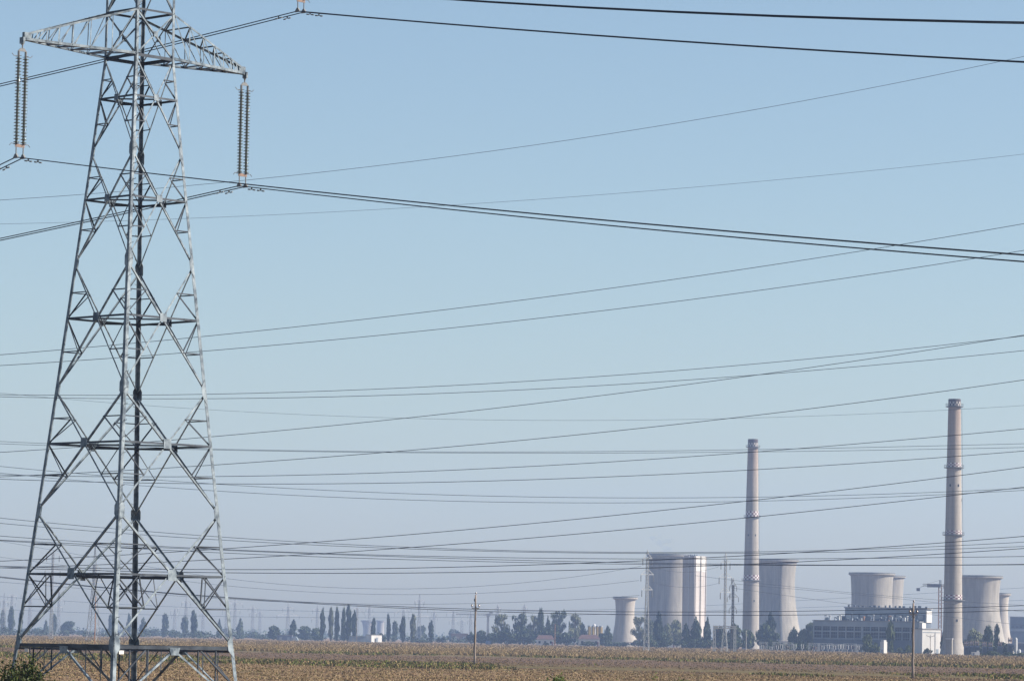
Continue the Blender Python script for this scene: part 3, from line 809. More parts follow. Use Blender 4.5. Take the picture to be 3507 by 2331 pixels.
# the long hall: turned so that its front is in shade and its right end in the sun
YAW = R(20)
HX = V((math.cos(YAW), -math.sin(YAW), 0)); HY = V((math.sin(YAW), math.cos(YAW), 0))
def along(p0, x, d_hint=None):
    """distance along HX from p0 whose picture column is x"""
    s = 20.0
    for _ in range(30):
        q = p0 + HX * s; g_ = at(x, hor(x), q.y); s += (g_.x - q.x) / HX.x * .8
    return s
def hall():
    p = gnd(2786, 1930); L = along(p, 3146); ztop = zat(2786, 2124, 1930) ; D = 24.0
    t = thing('power_station_hall', p, 'long grey hall with two rows of large dark windows, in front of cooling towers', 'industrial hall')
    def blk(s0, s1, y0, y1, z0, z1):
        b = MB(); b.obox(p + HX * (s0 + s1) / 2 + HY * (y0 + y1) / 2 + V((0, 0, (z0 + z1) / 2)), HX, HY, (0, 0, 1), (s1 - s0, y1 - y0, z1 - z0)); return b
    blk(0, L, .6, D, 0, ztop).build('wall', 'grey_panel', t)
    cols = [2786, 2815, 2843, 2869, 2896.5, 2925, 2952, 2981, 3009, 3036, 3063, 3089, 3117, 3146]
    ss = [0.0] + [along(p, x) for x in cols[1:]]
    for i, s in enumerate(ss):
        w = .5 if i != 6 else 1.2
        blk(s - w / 2, s + w / 2, -.25, .6, 0, ztop - 2.6).build('pillar', 'grey_panel', t)
    zl = lambda y: zat(2850, y, 1925)
    rows = [(zl(2139.5), zl(2157.5)), (zl(2161.5), zl(2181.5))]
    for i in range(len(ss) - 1):
        for z1, z0 in rows:
            if i >= 9 and (z1, z0) == rows[1]: z0 -= 2.4
            a, c = ss[i] + .27, ss[i + 1] - .27
            f = blk(a, c, .42, .66, z0, z1).build('window', 'glass', t)
            q = MB()
            for u in (1 / 3, 2 / 3):
                x_ = a + (c - a) * u; q.obox(p + HX * x_ + HY * .40 + V((0, 0, (z0 + z1) / 2)), HX, HY, (0, 0, 1), (.07, .08, z1 - z0))
            q.obox(p + HX * (a + c) / 2 + HY * .39 + V((0, 0, (z0 + z1) / 2)), HX, HY, (0, 0, 1), (c - a, .06, .12))
            q.build('frame', 'grey_panel', f)
    blk(-.3, L + .2, -.45, .62, rows[0][1] - .05 - (rows[0][1] - rows[1][0]), rows[0][1] - .05).build('spandrel', 'grey_panel', t)
    blk(-.4, L + .3, -.5, .62, ztop - 2.7, ztop - .2).build('fascia', 'grey_panel', t)
    blk(-.6, L + .5, -.7, D + .3, ztop, ztop + .45).build('roof', 'roofing', t)
    # bright end wall corner and plinth
    blk(L - .3, L + 1.9, -.4, D * .3, 0, ztop - .3).build('end_pier', 'white_wall', t)
    blk(-.2, L, -.3, .62, 0, zl(2187)).build('plinth', 'dark_panel', t)
    # roof strip carrying pipes and vents
    rs = random.Random(5)
    for i in range(26):
        s = L * (.08 + .9 * i / 26) + rs.uniform(-.6, .6); h = rs.uniform(.8, 3.0)
        q = MB(); c = p + HX * s + HY * rs.uniform(2, 5.5) + V((0, 0, ztop + .45))
        if i % 3 == 0:
            q.tube([c, c + V((0, 0, h)), c + V((0, 0, h)) + HX * .9, c + V((0, 0, h - .6)) + HX * 1.0], .32, 8)
        elif i % 3 == 1:
            q.obox(c + V((0, 0, h * .35)), HX, HY, (0, 0, 1), (rs.uniform(1, 2.4), 1.4, h * .7)); q.obox(c + V((0, 0, h * .74)), HX, HY, (0, 0, 1), (1.4, 1.8, .15))
        else:
            q.lathe(c, [(.4, 0), (.4, h), (.7, h + .1), (.6, h + .5), (.05, h + .6)], 10)
        q.build('roof_vent', rs.choice(['bright_steel', 'grey_panel', 'orange', 'dark_panel', 'far_steel']), t)
    # boiler block behind, standing taller
    s0, s1 = along(p + HY * 9, 2893), along(p + HY * 9, 3171)
    z2 = zat(2893, 2078, 1935)
    u = thing('boiler_house', p + HY * 9 + HX * s0, 'dark windowless upper block with a white right end, rising behind the long hall roof', 'industrial building')
    def blk2(a, c, y0, y1, z0, z1):
        b = MB(); b.obox(p + HX * (a + c) / 2 + HY * (y0 + y1) / 2 + V((0, 0, (z0 + z1) / 2)), HX, HY, (0, 0, 1), (c - a, y1 - y0, z1 - z0)); return b
    blk2(s0, s1 - .2, 9, 20, 0, z2 - .4).build('wall', 'dark_panel', u)
    blk2(s1 - .2, s1 + .3, 8.9, 20.1, ztop, z2 - 1.2).build('end_wall', 'white_wall', u)
    blk2(s0 - .5, s1 + .6, 8.4, 20.6, z2 - .4, z2 + .2).build('roof', 'roofing', u)
    blk2(s0, s1 - .3, 8.8, 9.0, z2 - 3.2, z2 - .6).build('light_band', 'grey_panel', u)
    for i in range(16):
        q = MB(); sx = s0 + (s1 - s0) * (i + .5) / 16
        q.box(p + HX * sx + HY * (10 + rs.uniform(0, 5)) + V((0, 0, z2 + .5)), (rs.uniform(.6, 1.6), 1.2, rs.uniform(.6, 1.8)), -YAW); q.build('roof_vent', 'dark_panel', u)
    for i in range(11):
        sx = s0 + (s1 - s0) * (i + .5) / 11.3
        blk2(sx - 1.3, sx + 1.3, 8.93, 9.06, ztop + 1.4, ztop + 3.6).build('louvre', 'far_steel' if i % 3 else 'bright_steel', u)
    # low annexe at the left end of the roof
    blk2(s0 - 4.2, s0 - .6, 9.5, 15, 0, ztop + 2.7).build('stair_head', 'dark_panel', u)
    return p, L, ztop
HP, HLEN, HZ = hall()
# white annexe, its front turned to the sun
def annexe():
    yaw = R(-36); ax = V((math.cos(yaw), -math.sin(yaw), 0)); ay = V((math.sin(yaw), math.cos(yaw), 0))
    d = 1835; p = gnd(3158, d); H = zat(3158, 2153, d)
    w = px2m(67, d) / math.cos(yaw) * 1.02
    t = thing('annexe_building', p, 'white windowless annexe between the hall and the tallest chimney', 'industrial building')
    b = MB(); b.obox(p + ax * w / 2 + ay * 3 + V((0, 0, H / 2)), ax, ay, (0, 0, 1), (w, 6, H)); b.build('wall', 'white_wall', t)
    b = MB(); b.obox(p + ax * w / 2 + ay * 3 + V((0, 0, H + .2)), ax, ay, (0, 0, 1), (w + .6, 6.6, .45)); b.build('roof', 'roofing', t)
    b = MB(); b.obox(p + ax * w * .5 + ay * -.06 + V((0, 0, H * .88)), ax, ay, (0, 0, 1), (w * .94, .12, .25)); b.build('ledge', 'grey_panel', t)
    b = MB(); b.obox(p + ax * w * .7 + ay * -.1 + V((0, 0, H * .45)), ax, ay, (0, 0, 1), (.25, .2, H * .9)); b.build('downpipe', 'far_steel', t)
    b = MB(); b.obox(p + ax * w * .82 + ay * -.05 + V((0, 0, 1.3)), ax, ay, (0, 0, 1), (1.6, .1, 2.6)); b.build('door', 'grey_panel', t)
annexe()
# slim white tank building in front of the hall
d = 1700; p = gnd(3026, d); H = zat(3026, 2190, d)
t = thing('white_kiosk', p, 'small bright white kiosk in front of the hall windows', 'small building')
b = MB(); b.box(p + V((0, 0, H * .44)), (1.9, 2.6, H * .88), R(35)); b.build('wall', 'white', t)
b = MB(); b.box(p + V((0, 0, H * .94)), (1.5, 2.0, H * .12), R(35)); b.build('roof', 'white_wall', t)
b = MB(); b.box(p + V((-.78, -.95, 1.1)), (.9, .12, 2.0), R(35)); b.build('door', 'far_steel', t)
# small service cabin at the foot of the tallest chimney
d = 1650; p = gnd(3251, d); H = zat(3251, 2184, d)
t = thing('flue_cabin', p, 'grey cabin with a pale flat roof against the foot of the tallest chimney', 'small building')
b = MB(); b.box(p + V((0, 0, H * .47)), (2.6, 2.4, H * .94), R(-15)); b.build('wall', 'concrete', t)
b = MB(); b.box(p + V((0, 0, H * .97)), (3.0, 2.8, H * .05), R(-15)); b.build('roof', 'white_wall', t)

# tower crane behind the tallest chimney
def crane():
    d = 1900; p = gnd(3218, d); k = d / FPX; H = zat(3218, 2003, d)
    t = thing('tower_crane', p, 'tower crane with a horizontal jib reaching left from behind the tallest chimney', 'crane')
    def lat(b, a, c, w, n, thick, up):
        a, c, up = V(a), V(c), V(up); dr = (c - a).normalized(); s = dr.cross(up).normalized()
        cs = [s * w + up * w, s * -w + up * w, s * -w - up * w, s * w - up * w]
        for q in cs: b.beam(a + q, c + q, thick * 1.5)
        for i in range(n):
            u0, u1 = a.lerp(c, i / n), a.lerp(c, (i + 1) / n)
            for j in range(4): b.beam(u0 + cs[j], u1 + cs[(j + 1) % 4], thick)
    b = MB(); lat(b, p, p + V((0, 0, H)), .75, 16, .16, (0, 1, 0)); b.build('mast', 'orange', t)
    b = MB(); lat(b, p + V((0, 0, H)), p + V((-60 * k, -2, H - 0)), .55, 9, .14, (0, 0, 1)); b.build('jib', 'dark_steel', t)
    b = MB(); lat(b, p + V((0, 0, H)), p + V((22 * k, 1, H)), .5, 4, .14, (0, 0, 1)); b.build('counter_jib', 'dark_steel', t)
    b = MB(); lat(b, p + V((0, 0, H)), p + V((0, 0, H + 2.6)), .4, 3, .12, (0, 1, 0)); b.build('tower_peak', 'dark_steel', t)
    b = MB(); b.beam(p + V((0, 0, H + 2.6)), p + V((-45 * k, -1.5, H + .7)), .1); b.build('jib_tie', 'dark_steel', t)
    b = MB(); b.box(p + V((-38 * k * .6, -1, H - .2)), (6.5, 1.6, 1.7)); b.build('cab', 'blue_grey', t)
    b = MB(); b.box(p + V((-77 * k, -2.5, H - 2.3)), (1.6, 1.5, 1.5)); b.beam(p + V((-77 * k, -2.5, H - 2)), p + V((-60 * k, -2, H - .4)), .12); b.build('hook_block', 'blue_grey', t)
    b = MB(); b.box(p + V((19 * k, .9, H - .9)), (2, 1.5, 1.6)); b.build('counterweight', 'far_steel', t)
crane()
# dark conveyor building at the right edge
d = 3000; p = gnd(3492, d); z1 = zat(3490, 2111, d); z0 = zat(3490, 2160, d)
t = thing('coal_bunker', p, 'long dark building cut by the right edge, behind the slim cooling tower', 'industrial building')
b = MB(); b.box(p + V((8, 10, z1 / 2)), (px2m(70, d) + 12, 14, z1 - .4), R(-6)); b.build('wall', 'dark_panel', t)
b = MB(); b.box(p + V((8, 10, z1)), (px2m(70, d) + 13, 15, .6), R(-6)); b.build('roof', 'roofing', t)
b = MB(); b.box(p + V((6, 2.6, z0 + 1)), (px2m(70, d) + 10, .5, 2.0), R(-6)); b.build('light_band', 'grey_panel', t)
for i in range(5):
    b = MB(); b.box(p + V((-5 + i * 3.2, 2.7, z1 * .72)), (1.8, .5, 1.4), R(-6)); b.build('window', 'red_paint' if i == 3 else 'glass', t)
d = 2000; p = gnd(3500, d); z1 = zat(3500, 2199, d)
t = thing('flat_shed', p, 'low shed with a pale flat roof at the right edge', 'shed')
b = MB(); b.box(p + V((2, 3, z1 / 2 - .2)), (7, 6, z1 - .4)); b.build('wall', 'blue_grey', t)
b = MB(); b.box(p + V((2, 3, z1 - .1)), (7.8, 6.8, .3)); b.build('roof', 'bright_steel', t)
# ---------------------------------------------------------------- far lattice pylons
def far_pylon(x, ytop, d, levels, label, base_px, mat='far_steel', leg=.26, armk=1.0, waist=None, wx=8, name='lattice_pylon', yaw=0.5, ins=True, peak=None, portal=False, insl=None):
    """levels: list of (y pixel, half arm px). A square lattice tower with cross arms and hanging insulators"""
    p = gnd(x, d); k = d / FPX; H = zat(x, ytop, d)
    t = thing('lattice_pylon', p, label, 'power pylon', 'far lattice pylons')
    lv = sorted((zat(x, y, d), a * k) for y, a in levels)
    zw = lv[0][0] if waist is None else zat(x, waist, d)
    rb, rw, rt = base_px * k / 1.25, wx * k / 1.25, .25
    ztop_body = lv[-1][0] + 1.5
    def rr(z):
        if z < zw: return rb + (rw - rb) * z / zw
        return rw + (rt * 2.2 - rw) * (z - zw) / max(H - zw, 1) if z < H else rt
    zs = [0.0]
    while zs[-1] < ztop_body - 1: zs.append(min(ztop_body, zs[-1] + max(1.5, rr(zs[-1]) * 1.9)))
    def cn(i, z):
        a = yaw + math.pi / 2 * i; r = rr(z); return p + V((r * math.cos(a), r * math.sin(a), z))
    b = MB()
    for z0, z1 in zip(zs, zs[1:]):
        for i in range(4):
            b.beam(cn(i, z0), cn(i, z1), leg)
            b.beam(cn(i, z0), cn(i + 1, z1), leg * .5); b.beam(cn(i + 1, z0), cn(i, z1), leg * .5)
            b.beam(cn(i, z1), cn(i + 1, z1), leg * .45)
    b.build('lattice_body', mat, t)
    q = MB(); 
    for i in range(4): q.beam(cn(i, ztop_body), p + V((0, 0, H)), leg * .7)
    q.build('earth_wire_peak', mat, t)
    ca = R(32); ax = V((math.cos(ca), math.sin(ca), 0))
    L = (insl or 24) * k
    for z, a in lv:
        for s in (-1, 1):
            tip = p + ax * (s * a / math.cos(ca)) + V((0, 0, z)); r = rr(z)
            m = MB(); root = p + ax * (s * r * .6) + V((0, 0, z)); sd = V((-ax.y, ax.x, 0)) * r * .6
            m.beam(root + sd, tip, leg * .7 * armk); m.beam(root - sd, tip, leg * .7 * armk); m.beam(root + V((0, 0, 1.6 + a * .12)), tip, leg * .6 * armk)
            for u in (.3, .6): m.beam(root.lerp(tip, u), (root + V((0, 0, 1.6 + a * .12))).lerp(tip, u), leg * .4)
            arm = m.build('cross_arm', mat, t)
            if ins:
                g_ = MB(); g_.tube([tip, tip - V((0, 0, L * .12)), tip - V((0, 0, L * .14)), tip - V((0, 0, L))], [.06, .06, .17, .17], 6)
                g_.build('insulator', 'dark_steel', t)
    for i in range(4):
        q = MB(); c = cn(i, 0); q.box(c + V((0, 0, .3)), (1.1, 1.1, .6)); q.build('footing', 'concrete_post', t)
    return t
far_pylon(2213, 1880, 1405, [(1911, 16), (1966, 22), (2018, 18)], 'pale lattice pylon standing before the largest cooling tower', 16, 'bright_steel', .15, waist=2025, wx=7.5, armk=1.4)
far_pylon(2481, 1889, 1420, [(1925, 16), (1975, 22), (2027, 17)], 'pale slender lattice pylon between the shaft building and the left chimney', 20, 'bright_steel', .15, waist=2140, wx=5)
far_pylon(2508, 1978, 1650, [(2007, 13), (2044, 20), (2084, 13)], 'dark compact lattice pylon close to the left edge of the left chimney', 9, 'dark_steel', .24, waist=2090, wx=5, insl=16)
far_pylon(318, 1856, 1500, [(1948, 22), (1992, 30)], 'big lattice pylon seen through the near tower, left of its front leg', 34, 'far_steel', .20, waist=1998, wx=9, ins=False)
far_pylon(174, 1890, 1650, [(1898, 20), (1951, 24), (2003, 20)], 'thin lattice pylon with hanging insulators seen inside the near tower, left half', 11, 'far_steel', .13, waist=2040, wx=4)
HAZY = [
 (11, 2028, 3300, [(2060, 10), (2085, 14)], 'hazy pylon with a broad body at the extreme left edge', 12),
 (38, 2033, 3700, [(2040, 12), (2062, 9)], 'hazy thin pylon just right of the one on the left edge', 7),
 (101, 2030, 3200, [(2036, 26)], 'hazy Y shaped pylon with a wide beam, far left inside the near tower', 8),
 (199, 2018, 3300, [(2030, 12), (2055, 16), (2078, 10)], 'hazy pylon with three arm pairs behind the left half of the near tower', 8),
 (597, 2080, 4000, [(2090, 12), (2104, 9)], 'small hazy pylon above a poplar, inside the near tower at its right', 7),
 (635, 2043, 3500, [(2062, 13), (2082, 24)], 'hazy broad armed pylon just inside the right leg of the near tower', 9),
 (694, 2090, 4100, [(2100, 9)], 'small hazy pylon near the right leg of the near tower', 6),
 (774, 2040, 3500, [(2060, 18), (2090, 12)], 'hazy pylon just outside the right leg of the near tower', 7),
 (803, 2045, 3600, [(2066, 22), (2088, 14)], 'hazy pylon with wide arms, second one right of the near tower', 8),
 (864, 2070, 3800, [(2082, 14), (2098, 10)], 'hazy pylon standing over round bushes right of the near tower', 7),
 (889, 2088, 4200, [(2098, 8)], 'smallest hazy pylon in the gap right of the near tower', 5),
 (985, 2062, 3500, [(2082, 16), (2106, 32)], 'hazy pylon with a very wide lower arm left of the first poplars', 11),
 (1085, 2066, 3600, [(2087, 14), (2118, 16)], 'hazy pylon directly left of the first separate poplar', 7),
 (1222, 2070, 3700, [(2086, 16), (2092, 20)], 'hazy pylon touching the right side of the densest poplar group', 7),
 (1263, 2072, 3900, [(2083, 10), (2103, 12)], 'hazy pylon above the faint pair of distant cooling towers', 6),
 (1380, 2072, 3700, [(2090, 16), (2097, 26)], 'hazy pylon with wide arms behind the poplar row right of the white warehouse', 8),
 (1434, 2030, 3300, [(2056, 14), (2062, 12), (2083, 24), (2110, 30)], 'tallest hazy pylon in the centre left, with four arm levels', 12),
 (1485, 2088, 4000, [(2098, 8), (2112, 10)], 'hazy thin pylon above the last slim poplar', 6),
 (1551, 2085, 3600, [(2098, 20), (2124, 12)], 'hazy pylon left of the small wooden pole beside the T shaped mast', 7),
 (1581, 2112, 4000, [(2127, 9)], 'short hazy pylon between the brown block and the wooden pole', 6),
 (1611, 2090, 3800, [(2104, 9), (2124, 10)], 'hazy pylon immediately left of the wooden pole', 6),
 (1703, 2066, 3200, [(2082, 8), (2100, 7)], 'narrow dark pylon rising from the left end of the airy tall trees', 7),
 (1795, 2065, 3400, [(2080, 8)], 'faint mast rising behind the airy tall trees', 5),
]
for x, y, d, lv, lab, bp in HAZY:
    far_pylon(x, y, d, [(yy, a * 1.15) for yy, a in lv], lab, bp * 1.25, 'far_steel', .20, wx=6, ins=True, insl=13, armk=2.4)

# square portal with crossbeam beside the slender pale pylon
def portal(x0, x1, ytop, d, label, mat='bright_steel', thick=.22, name='switchyard_gantry', inner=0):
    p = gnd((x0 + x1) / 2, d); k = d / FPX; H = zat((x0 + x1) / 2, ytop, d); w = (x1 - x0) * k
    t = thing(name, p, label, 'gantry', 'switchyard gantries')
    for s in [-1, 1] + ([0] if inner else []):
        b = MB(); c = p + V((s * w / 2, 0, 0)); r = .42
        cs = [V((r, r, 0)), V((-r, r, 0)), V((-r, -r, 0)), V((r, -r, 0))]
        n = max(3, int(H / 1.6))
        for i in range(4):
            b.beam(c + cs[i], c + cs[i] * .7 + V((0, 0, H)), thick * .7)
            for j in range(n):
                u0, u1 = j / n, (j + 1) / n
                b.beam(c + cs[i] * (1 - .3 * u0) + V((0, 0, H * u0)), c + cs[(i + 1) % 4] * (1 - .3 * u1) + V((0, 0, H * u1)), thick * .45)
        b.build('post', mat, t)
    b = MB(); n = max(4, int(w / 1.5))
    for sy in (-.4, .4):
        for sz in (0, .8):
            b.beam(p + V((-w / 2 - .6, sy, H - sz)), p + V((w / 2 + .6, sy, H - sz)), thick * .7)
        for j in range(n):
            a0, a1 = -w / 2 + w * j / n, -w / 2 + w * (j + 1) / n
            b.beam(p + V((a0, sy, H)), p + V((a1, sy, H - .8)), thick * .45)
    b.build('beam', mat, t)
    for j in range(3):
        xx = -w / 2 + w * (j + .5) / 3; q = MB(); q.tube([p + V((xx, 0, H - .8)), p + V((xx, 0, H - 1.2)), p + V((xx, .1, H - 2.6))], [.05, .14, .14], 6); q.build('insulator', 'porcelain', t)
    return t
portal(2446, 2516, 2143, 1500, 'tall pale lattice portal around the foot of the slender pale pylon', thick=.5)
GAN = [(2604, 2625, 2197, 1880), (2649, 2686, 2198, 1860), (2686, 2714, 2199, 1900), (2771, 2803, 2201, 1830), (2805, 2848, 2202, 1800), (2852, 2888, 2204, 1845), (2893, 2930, 2203, 1790), (2932, 2957, 2206, 1835)]
GL = ['lone small switchyard gantry below the bushy tree right of the left chimney', 'wide pale gantry, first of two joined bays left of the hall', 'pale gantry bay just left of the long hall',
      'pale gantry overlapping the left corner of the hall', 'gantry in front of the first hall windows', 'gantry under the third hall window', 'gantry under the fifth hall window', 'short gantry next to the green tree before the hall']
for (a, c, y, d), l in zip(GAN, GL): portal(a, c, y, d, l, 'bright_steel', .26)

# switchgear: posts with porcelain columns, and transformers with bushings
def apparatus(x, ytop, d, label, kind):
    p = gnd(x, d); H = zat(x, ytop, d); k = d / FPX
    if kind == 0:
        t = thing('switchgear_post', p, label, 'switchgear', 'switchgear in front of the hall')
        b = MB(); b.box(p + V((0, 0, H * .22)), (.5, .5, H * .44)); b.box(p + V((0, 0, H * .45)), (1.5, .5, .15)); b.build('stand', 'bright_steel', t)
        for s in (-.5, .5):
            q = MB(); q.lathe(p + V((s, 0, H * .46)), [(.10, 0)] + [((.24 if i % 2 else .12), H * .5 * (i + .5) / 9) for i in range(9)] + [(.05, H * .52)], 10); q.build('insulator', 'porcelain' if (x % 2) else 'bright_steel', t)
        q = MB(); q.beam(p + V((-.7, 0, H * .98)), p + V((.7, 0, H * .98)), .12); q.build('busbar', 'bright_steel', t)
    else:
        t = thing('transformer', p, label, 'transformer', 'transformers by the broad cooling tower')
        w = px2m(19, d)
        b = MB(); b.box(p + V((0, 0, H * .36)), (w * .8, 2.2, H * .62)); b.build('tank', 'blue_grey', t)
        q = MB()
        for i in range(6): q.box(p + V((-w * .36 + w * .145 * i, -1.45, H * .34)), (w * .05, .7, H * .5))
        q.build('radiator', 'dark_panel', t)
        q = MB(); q.box(p + V((0, 0, .12)), (w * .9, 2.6, .24)); q.build('plinth', 'concrete_post', t)
        q = MB(); q.tube([p + V((-w * .36, .4, H * .82)), p + V((w * .30, .4, H * .82))], H * .06, 10); q.build('oil_conservator', 'blue_grey', t)
        for i in range(3):
            q = MB(); c = p + V((-w * .28 + w * .28 * i, -.2, H * .67)); q.lathe(c, [(.12, 0)] + [((.22 if j % 2 else .12), H * .30 * (j + .5) / 7) for j in range(7)] + [(.04, H * .33)], 8); q.build('bushing', 'rust', t)
rs = random.Random(11)
SW = [2612, 2640, 2662, 2676, 2699, 2722, 2748, 2789, 2799, 2818, 2836, 2858, 2874, 2884, 2902, 2919, 2938, 2949]
SL = ['before the lone small gantry', 'left of the two joined gantry bays', 'inside the first joined gantry bay', 'at the right of the first joined gantry bay', 'inside the second joined gantry bay', 'right of the two joined gantry bays',
      'alone in the gap left of the hall', 'under the gantry at the left corner of the hall', 'beneath the left corner of the hall', 'under the first hall window', 'under the second hall window', 'under the left part of the third hall window',
      'under the right part of the third hall window', 'under the fourth hall window', 'left under the fifth hall window', 'right under the fifth hall window', 'beside the short gantry by the green tree', 'touching the green tree before the hall']
for x, l in zip(SW, SL): apparatus(x, 2206 + rs.uniform(-3, 7), 1780 + rs.uniform(-20, 60), 'pale switchgear post ' + l, 0)
for x, y, l in ((3309, 2194, 'first dark transformer right of the tallest chimney'), (3327, 2192, 'second dark transformer right of the tallest chimney'), (3345, 2191, 'tall dark transformer below the pale tree by the chimney'),
                (3371, 2195, 'dark transformer under the dark round tree'), (3392, 2197, 'dark transformer just right of the dark round tree foot'), (3424, 2193, 'dark transformer in front of the slim cooling tower, with an orange bushing'), (3459, 2179, 'tall transformer right of the slim cooling tower')):
    apparatus(x, y, 1640, l, 1)
# two pale cylindrical tanks and a low white van-like cabin at the substation
for x, y, l in ((3479, 2181, 'pale upright tank at the right of the substation'), (3491, 2222, 'small pale upright tank low at the right edge')):
    d = 1620; p = gnd(x, d); H = zat(x, y, d); t = thing('upright_tank', p, l, 'tank')
    b = MB(); b.lathe(p, [(.65, .3), (.65, H * .9), (.5, H * .96), (.02, H)], 16); b.build('shell', 'bright_steel', t, smooth=True)
    b = MB(); b.lathe(p, [(.8, 0), (.8, .35), (.02, .35)], 16); b.build('base', 'concrete_post', t)
d = 1610; p = gnd(3341, d); t = thing('equipment_cabin', p, 'low white equipment cabin among the dark transformers', 'cabin')
b = MB(); b.box(p + V((0, 0, 1.0)), (3.4, 1.8, 1.7)); b.build('body', 'white', t)
b = MB(); b.box(p + V((1.0, .2, 2.1)), (1.0, 1.3, .8)); b.build('vent_hood', 'white_wall', t)
b = MB(); b.box(p + V((-.9, -.92, .9)), (.7, .08, 1.4)); b.build('door', 'blue_grey', t)

# ---------------------------------------------------------------- wooden and concrete poles
def pole(x, ytop, ybase, label, arm_y=None, d=None, r=.15, mat='wood', top_ins=True):
    d = d or FPX * CAMZ / (ybase - hor(x)); p = gnd(x, d); H = zat(x, ytop, d)
    t = thing('power_pole', p, label, 'power pole', 'single power poles on the field')
    b = MB(); n = 9; pts = [p + V((math.sin(i * 2.1) * .025, 0, H * i / n)) for i in range(n + 1)]
    b.tube(pts, [r * (1.15 - .42 * i / n) for i in range(n + 1)], 10); b.build('shaft', mat, t, smooth=True)
    k = d / FPX
    if arm_y:
        za = zat(x, arm_y, d); w = 13 * k
        b = MB(); b.beam(p + V((-w, -.16, za)), p + V((w, -.16, za)), .11, .13); b.beam(p + V((-w * .7, -.16, za)), p + V((0, -.16, za - .55)), .06); b.beam(p + V((w * .7, -.16, za)), p + V((0, -.16, za - .55)), .06)
        arm = b.build('cross_arm', mat, t)
        for s in (-1, 1):
            q = MB(); c = p + V((s * w * .93, -.16, za + .06)); q.lathe(c, [(.03, 0), (.03, .18), (.12, .2), (.14, .3), (.09, .42), (.10, .5), (.02, .54)], 10); q.build('insulator', 'porcelain', t)
    if top_ins:
        q = MB(); q.lathe(p + V((.04, 0, H)), [(.03, 0), (.03, .12), (.11, .14), (.12, .24), (.08, .34), (.02, .4)], 10); q.build('insulator', 'porcelain', t)
        q = MB(); q.box(p + V((-.14, 0, H - .8)), (.22, .2, .42)); q.build('bracket', 'dark_steel', t)
    return t
pole(1625, 2035, 2275, 'weathered wooden pole with a short cross arm standing mid field, left of centre', 2081, r=.17)
pole(3126, 2064, 2321, 'weathered wooden pole with a cross arm standing on the field before the hall', 2103, r=.16)
pole(1221, 2080, 2197, 'thin distant pole beside the densest poplar group', None, 2350, .16, 'wood', False)
pole(1900, 2136, 2207, 'thin distant pole between the red roofed house and the taller trees', None, 2300, .2, 'orange', True)
pole(3186, 2175, 2247, 'slim T topped pole in front of the white annexe', 2177, 1560, .13)
pole(2555, 2158, 2224, 'thin pale pole at the foot of the left chimney', None, 1750, .16, 'concrete_post', True)
pole(318.5 + 5, 2040, 2214, 'thin rusty pole on the big lattice pylon line, seen inside the near tower', None, 950, .10, 'orange', False)
# ---------------------------------------------------------------- houses, tanks and sheds along the field edge
def house(x0, x1, ybot_roof, ytop, d, label, wall='white_wall', roof='red_tile', name='house', depth=8, cat='house', win=3):
    xm = (x0 + x1) / 2; p = gnd(xm, d); k = d / FPX; w = (x1 - x0) * k; hw = zat(xm, ybot_roof, d); hr = zat(xm, ytop, d)
    t = thing(name, p, label, cat)
    b = MB(); b.box(p + V((0, depth / 2, hw / 2)), (w, depth, hw)); b.build('wall', wall, t)
    b = MB(); o = .5
    q = [(-w / 2 - o, -o, hw), (w / 2 + o, -o, hw), (w / 2 + o, depth + o, hw), (-w / 2 - o, depth + o, hw), (-w / 2 + w * .12, depth / 2, hr), (w / 2 - w * .12, depth / 2, hr)]
    b.add([p + V(v) for v in q], [(0, 1, 5, 4), (1, 2, 5), (2, 3, 4, 5), (3, 0, 4), (3, 2, 1, 0)]); b.build('roof', roof, t)
    for i in range(win):
        f = MB(); f.box(p + V((-w / 2 + w * (i + .5) / win, -.03, hw * .52)), (w / win * .36, .12, hw * .36)); f.build('window', 'glass', t)
    b = MB(); b.box(p + V((w * .42, -.04, hw * .32)), (w * .07, .12, hw * .62)); b.build('door', 'red_paint', t)
    return t
house(1838, 1896, 2187, 2173, 2450, 'small white house with a red roof behind bushes, left of the tall trees')
house(1982, 2053, 2186, 2172, 2450, 'long low white house with a dull red roof in front of the yellow tanks')
house(2258, 2312, 2192, 2186, 2600, 'sliver of a white roofed shed between dark trees before the largest cooling tower', 'white_wall', 'white', 'shed', 6, 'shed', 0)
for i, (x, l) in enumerate(((2018, 'leftmost of the yellow storage tanks left of the smallest cooling tower'), (2031, 'second yellow storage tank from the left'), (2045, 'third yellow storage tank from the left'), (2057, 'rightmost yellow storage tank, nearest the smallest cooling tower'))):
    d = 2700; p = gnd(x, d); H = zat(x, 2145 + (i % 2), d); t = thing('storage_tank', p, l, 'tank', 'yellow storage tanks')
    b = MB(); b.lathe(p, [(1.22, 0), (1.22, H), (.9, H + .25), (.02, H + .4)], 20); b.build('shell', 'yellow', t)
    b = MB(); b.beam(p + V((1.0, -.85, 0)), p + V((1.0, -.85, H)), .45, .1); b.build('ladder', 'rust', t)
    b = MB(); b.lathe(p, [(1.24, H), (1.3, H), (1.3, H + .9), (1.24, H + .9)], 16, closed=True); b.build('railing', 'far_steel', t)
d = 2740; p = gnd(2034, d); H = zat(2034, 2135, d); t = thing('tank_house', p, 'pale rounded top standing over the yellow storage tanks', 'tank')
b = MB(); b.lathe(p, [(1.6, 0), (1.6, H * .86), (1.3, H * .94), (.6, H), (.02, H + .1)], 20); b.build('shell', 'white_wall', t, smooth=True)
b = MB(); b.lathe(p, [(1.7, H * .8), (1.8, H * .8), (1.8, H * .86), (1.7, H * .86)], 20, closed=True); b.build('walkway', 'far_steel', t)
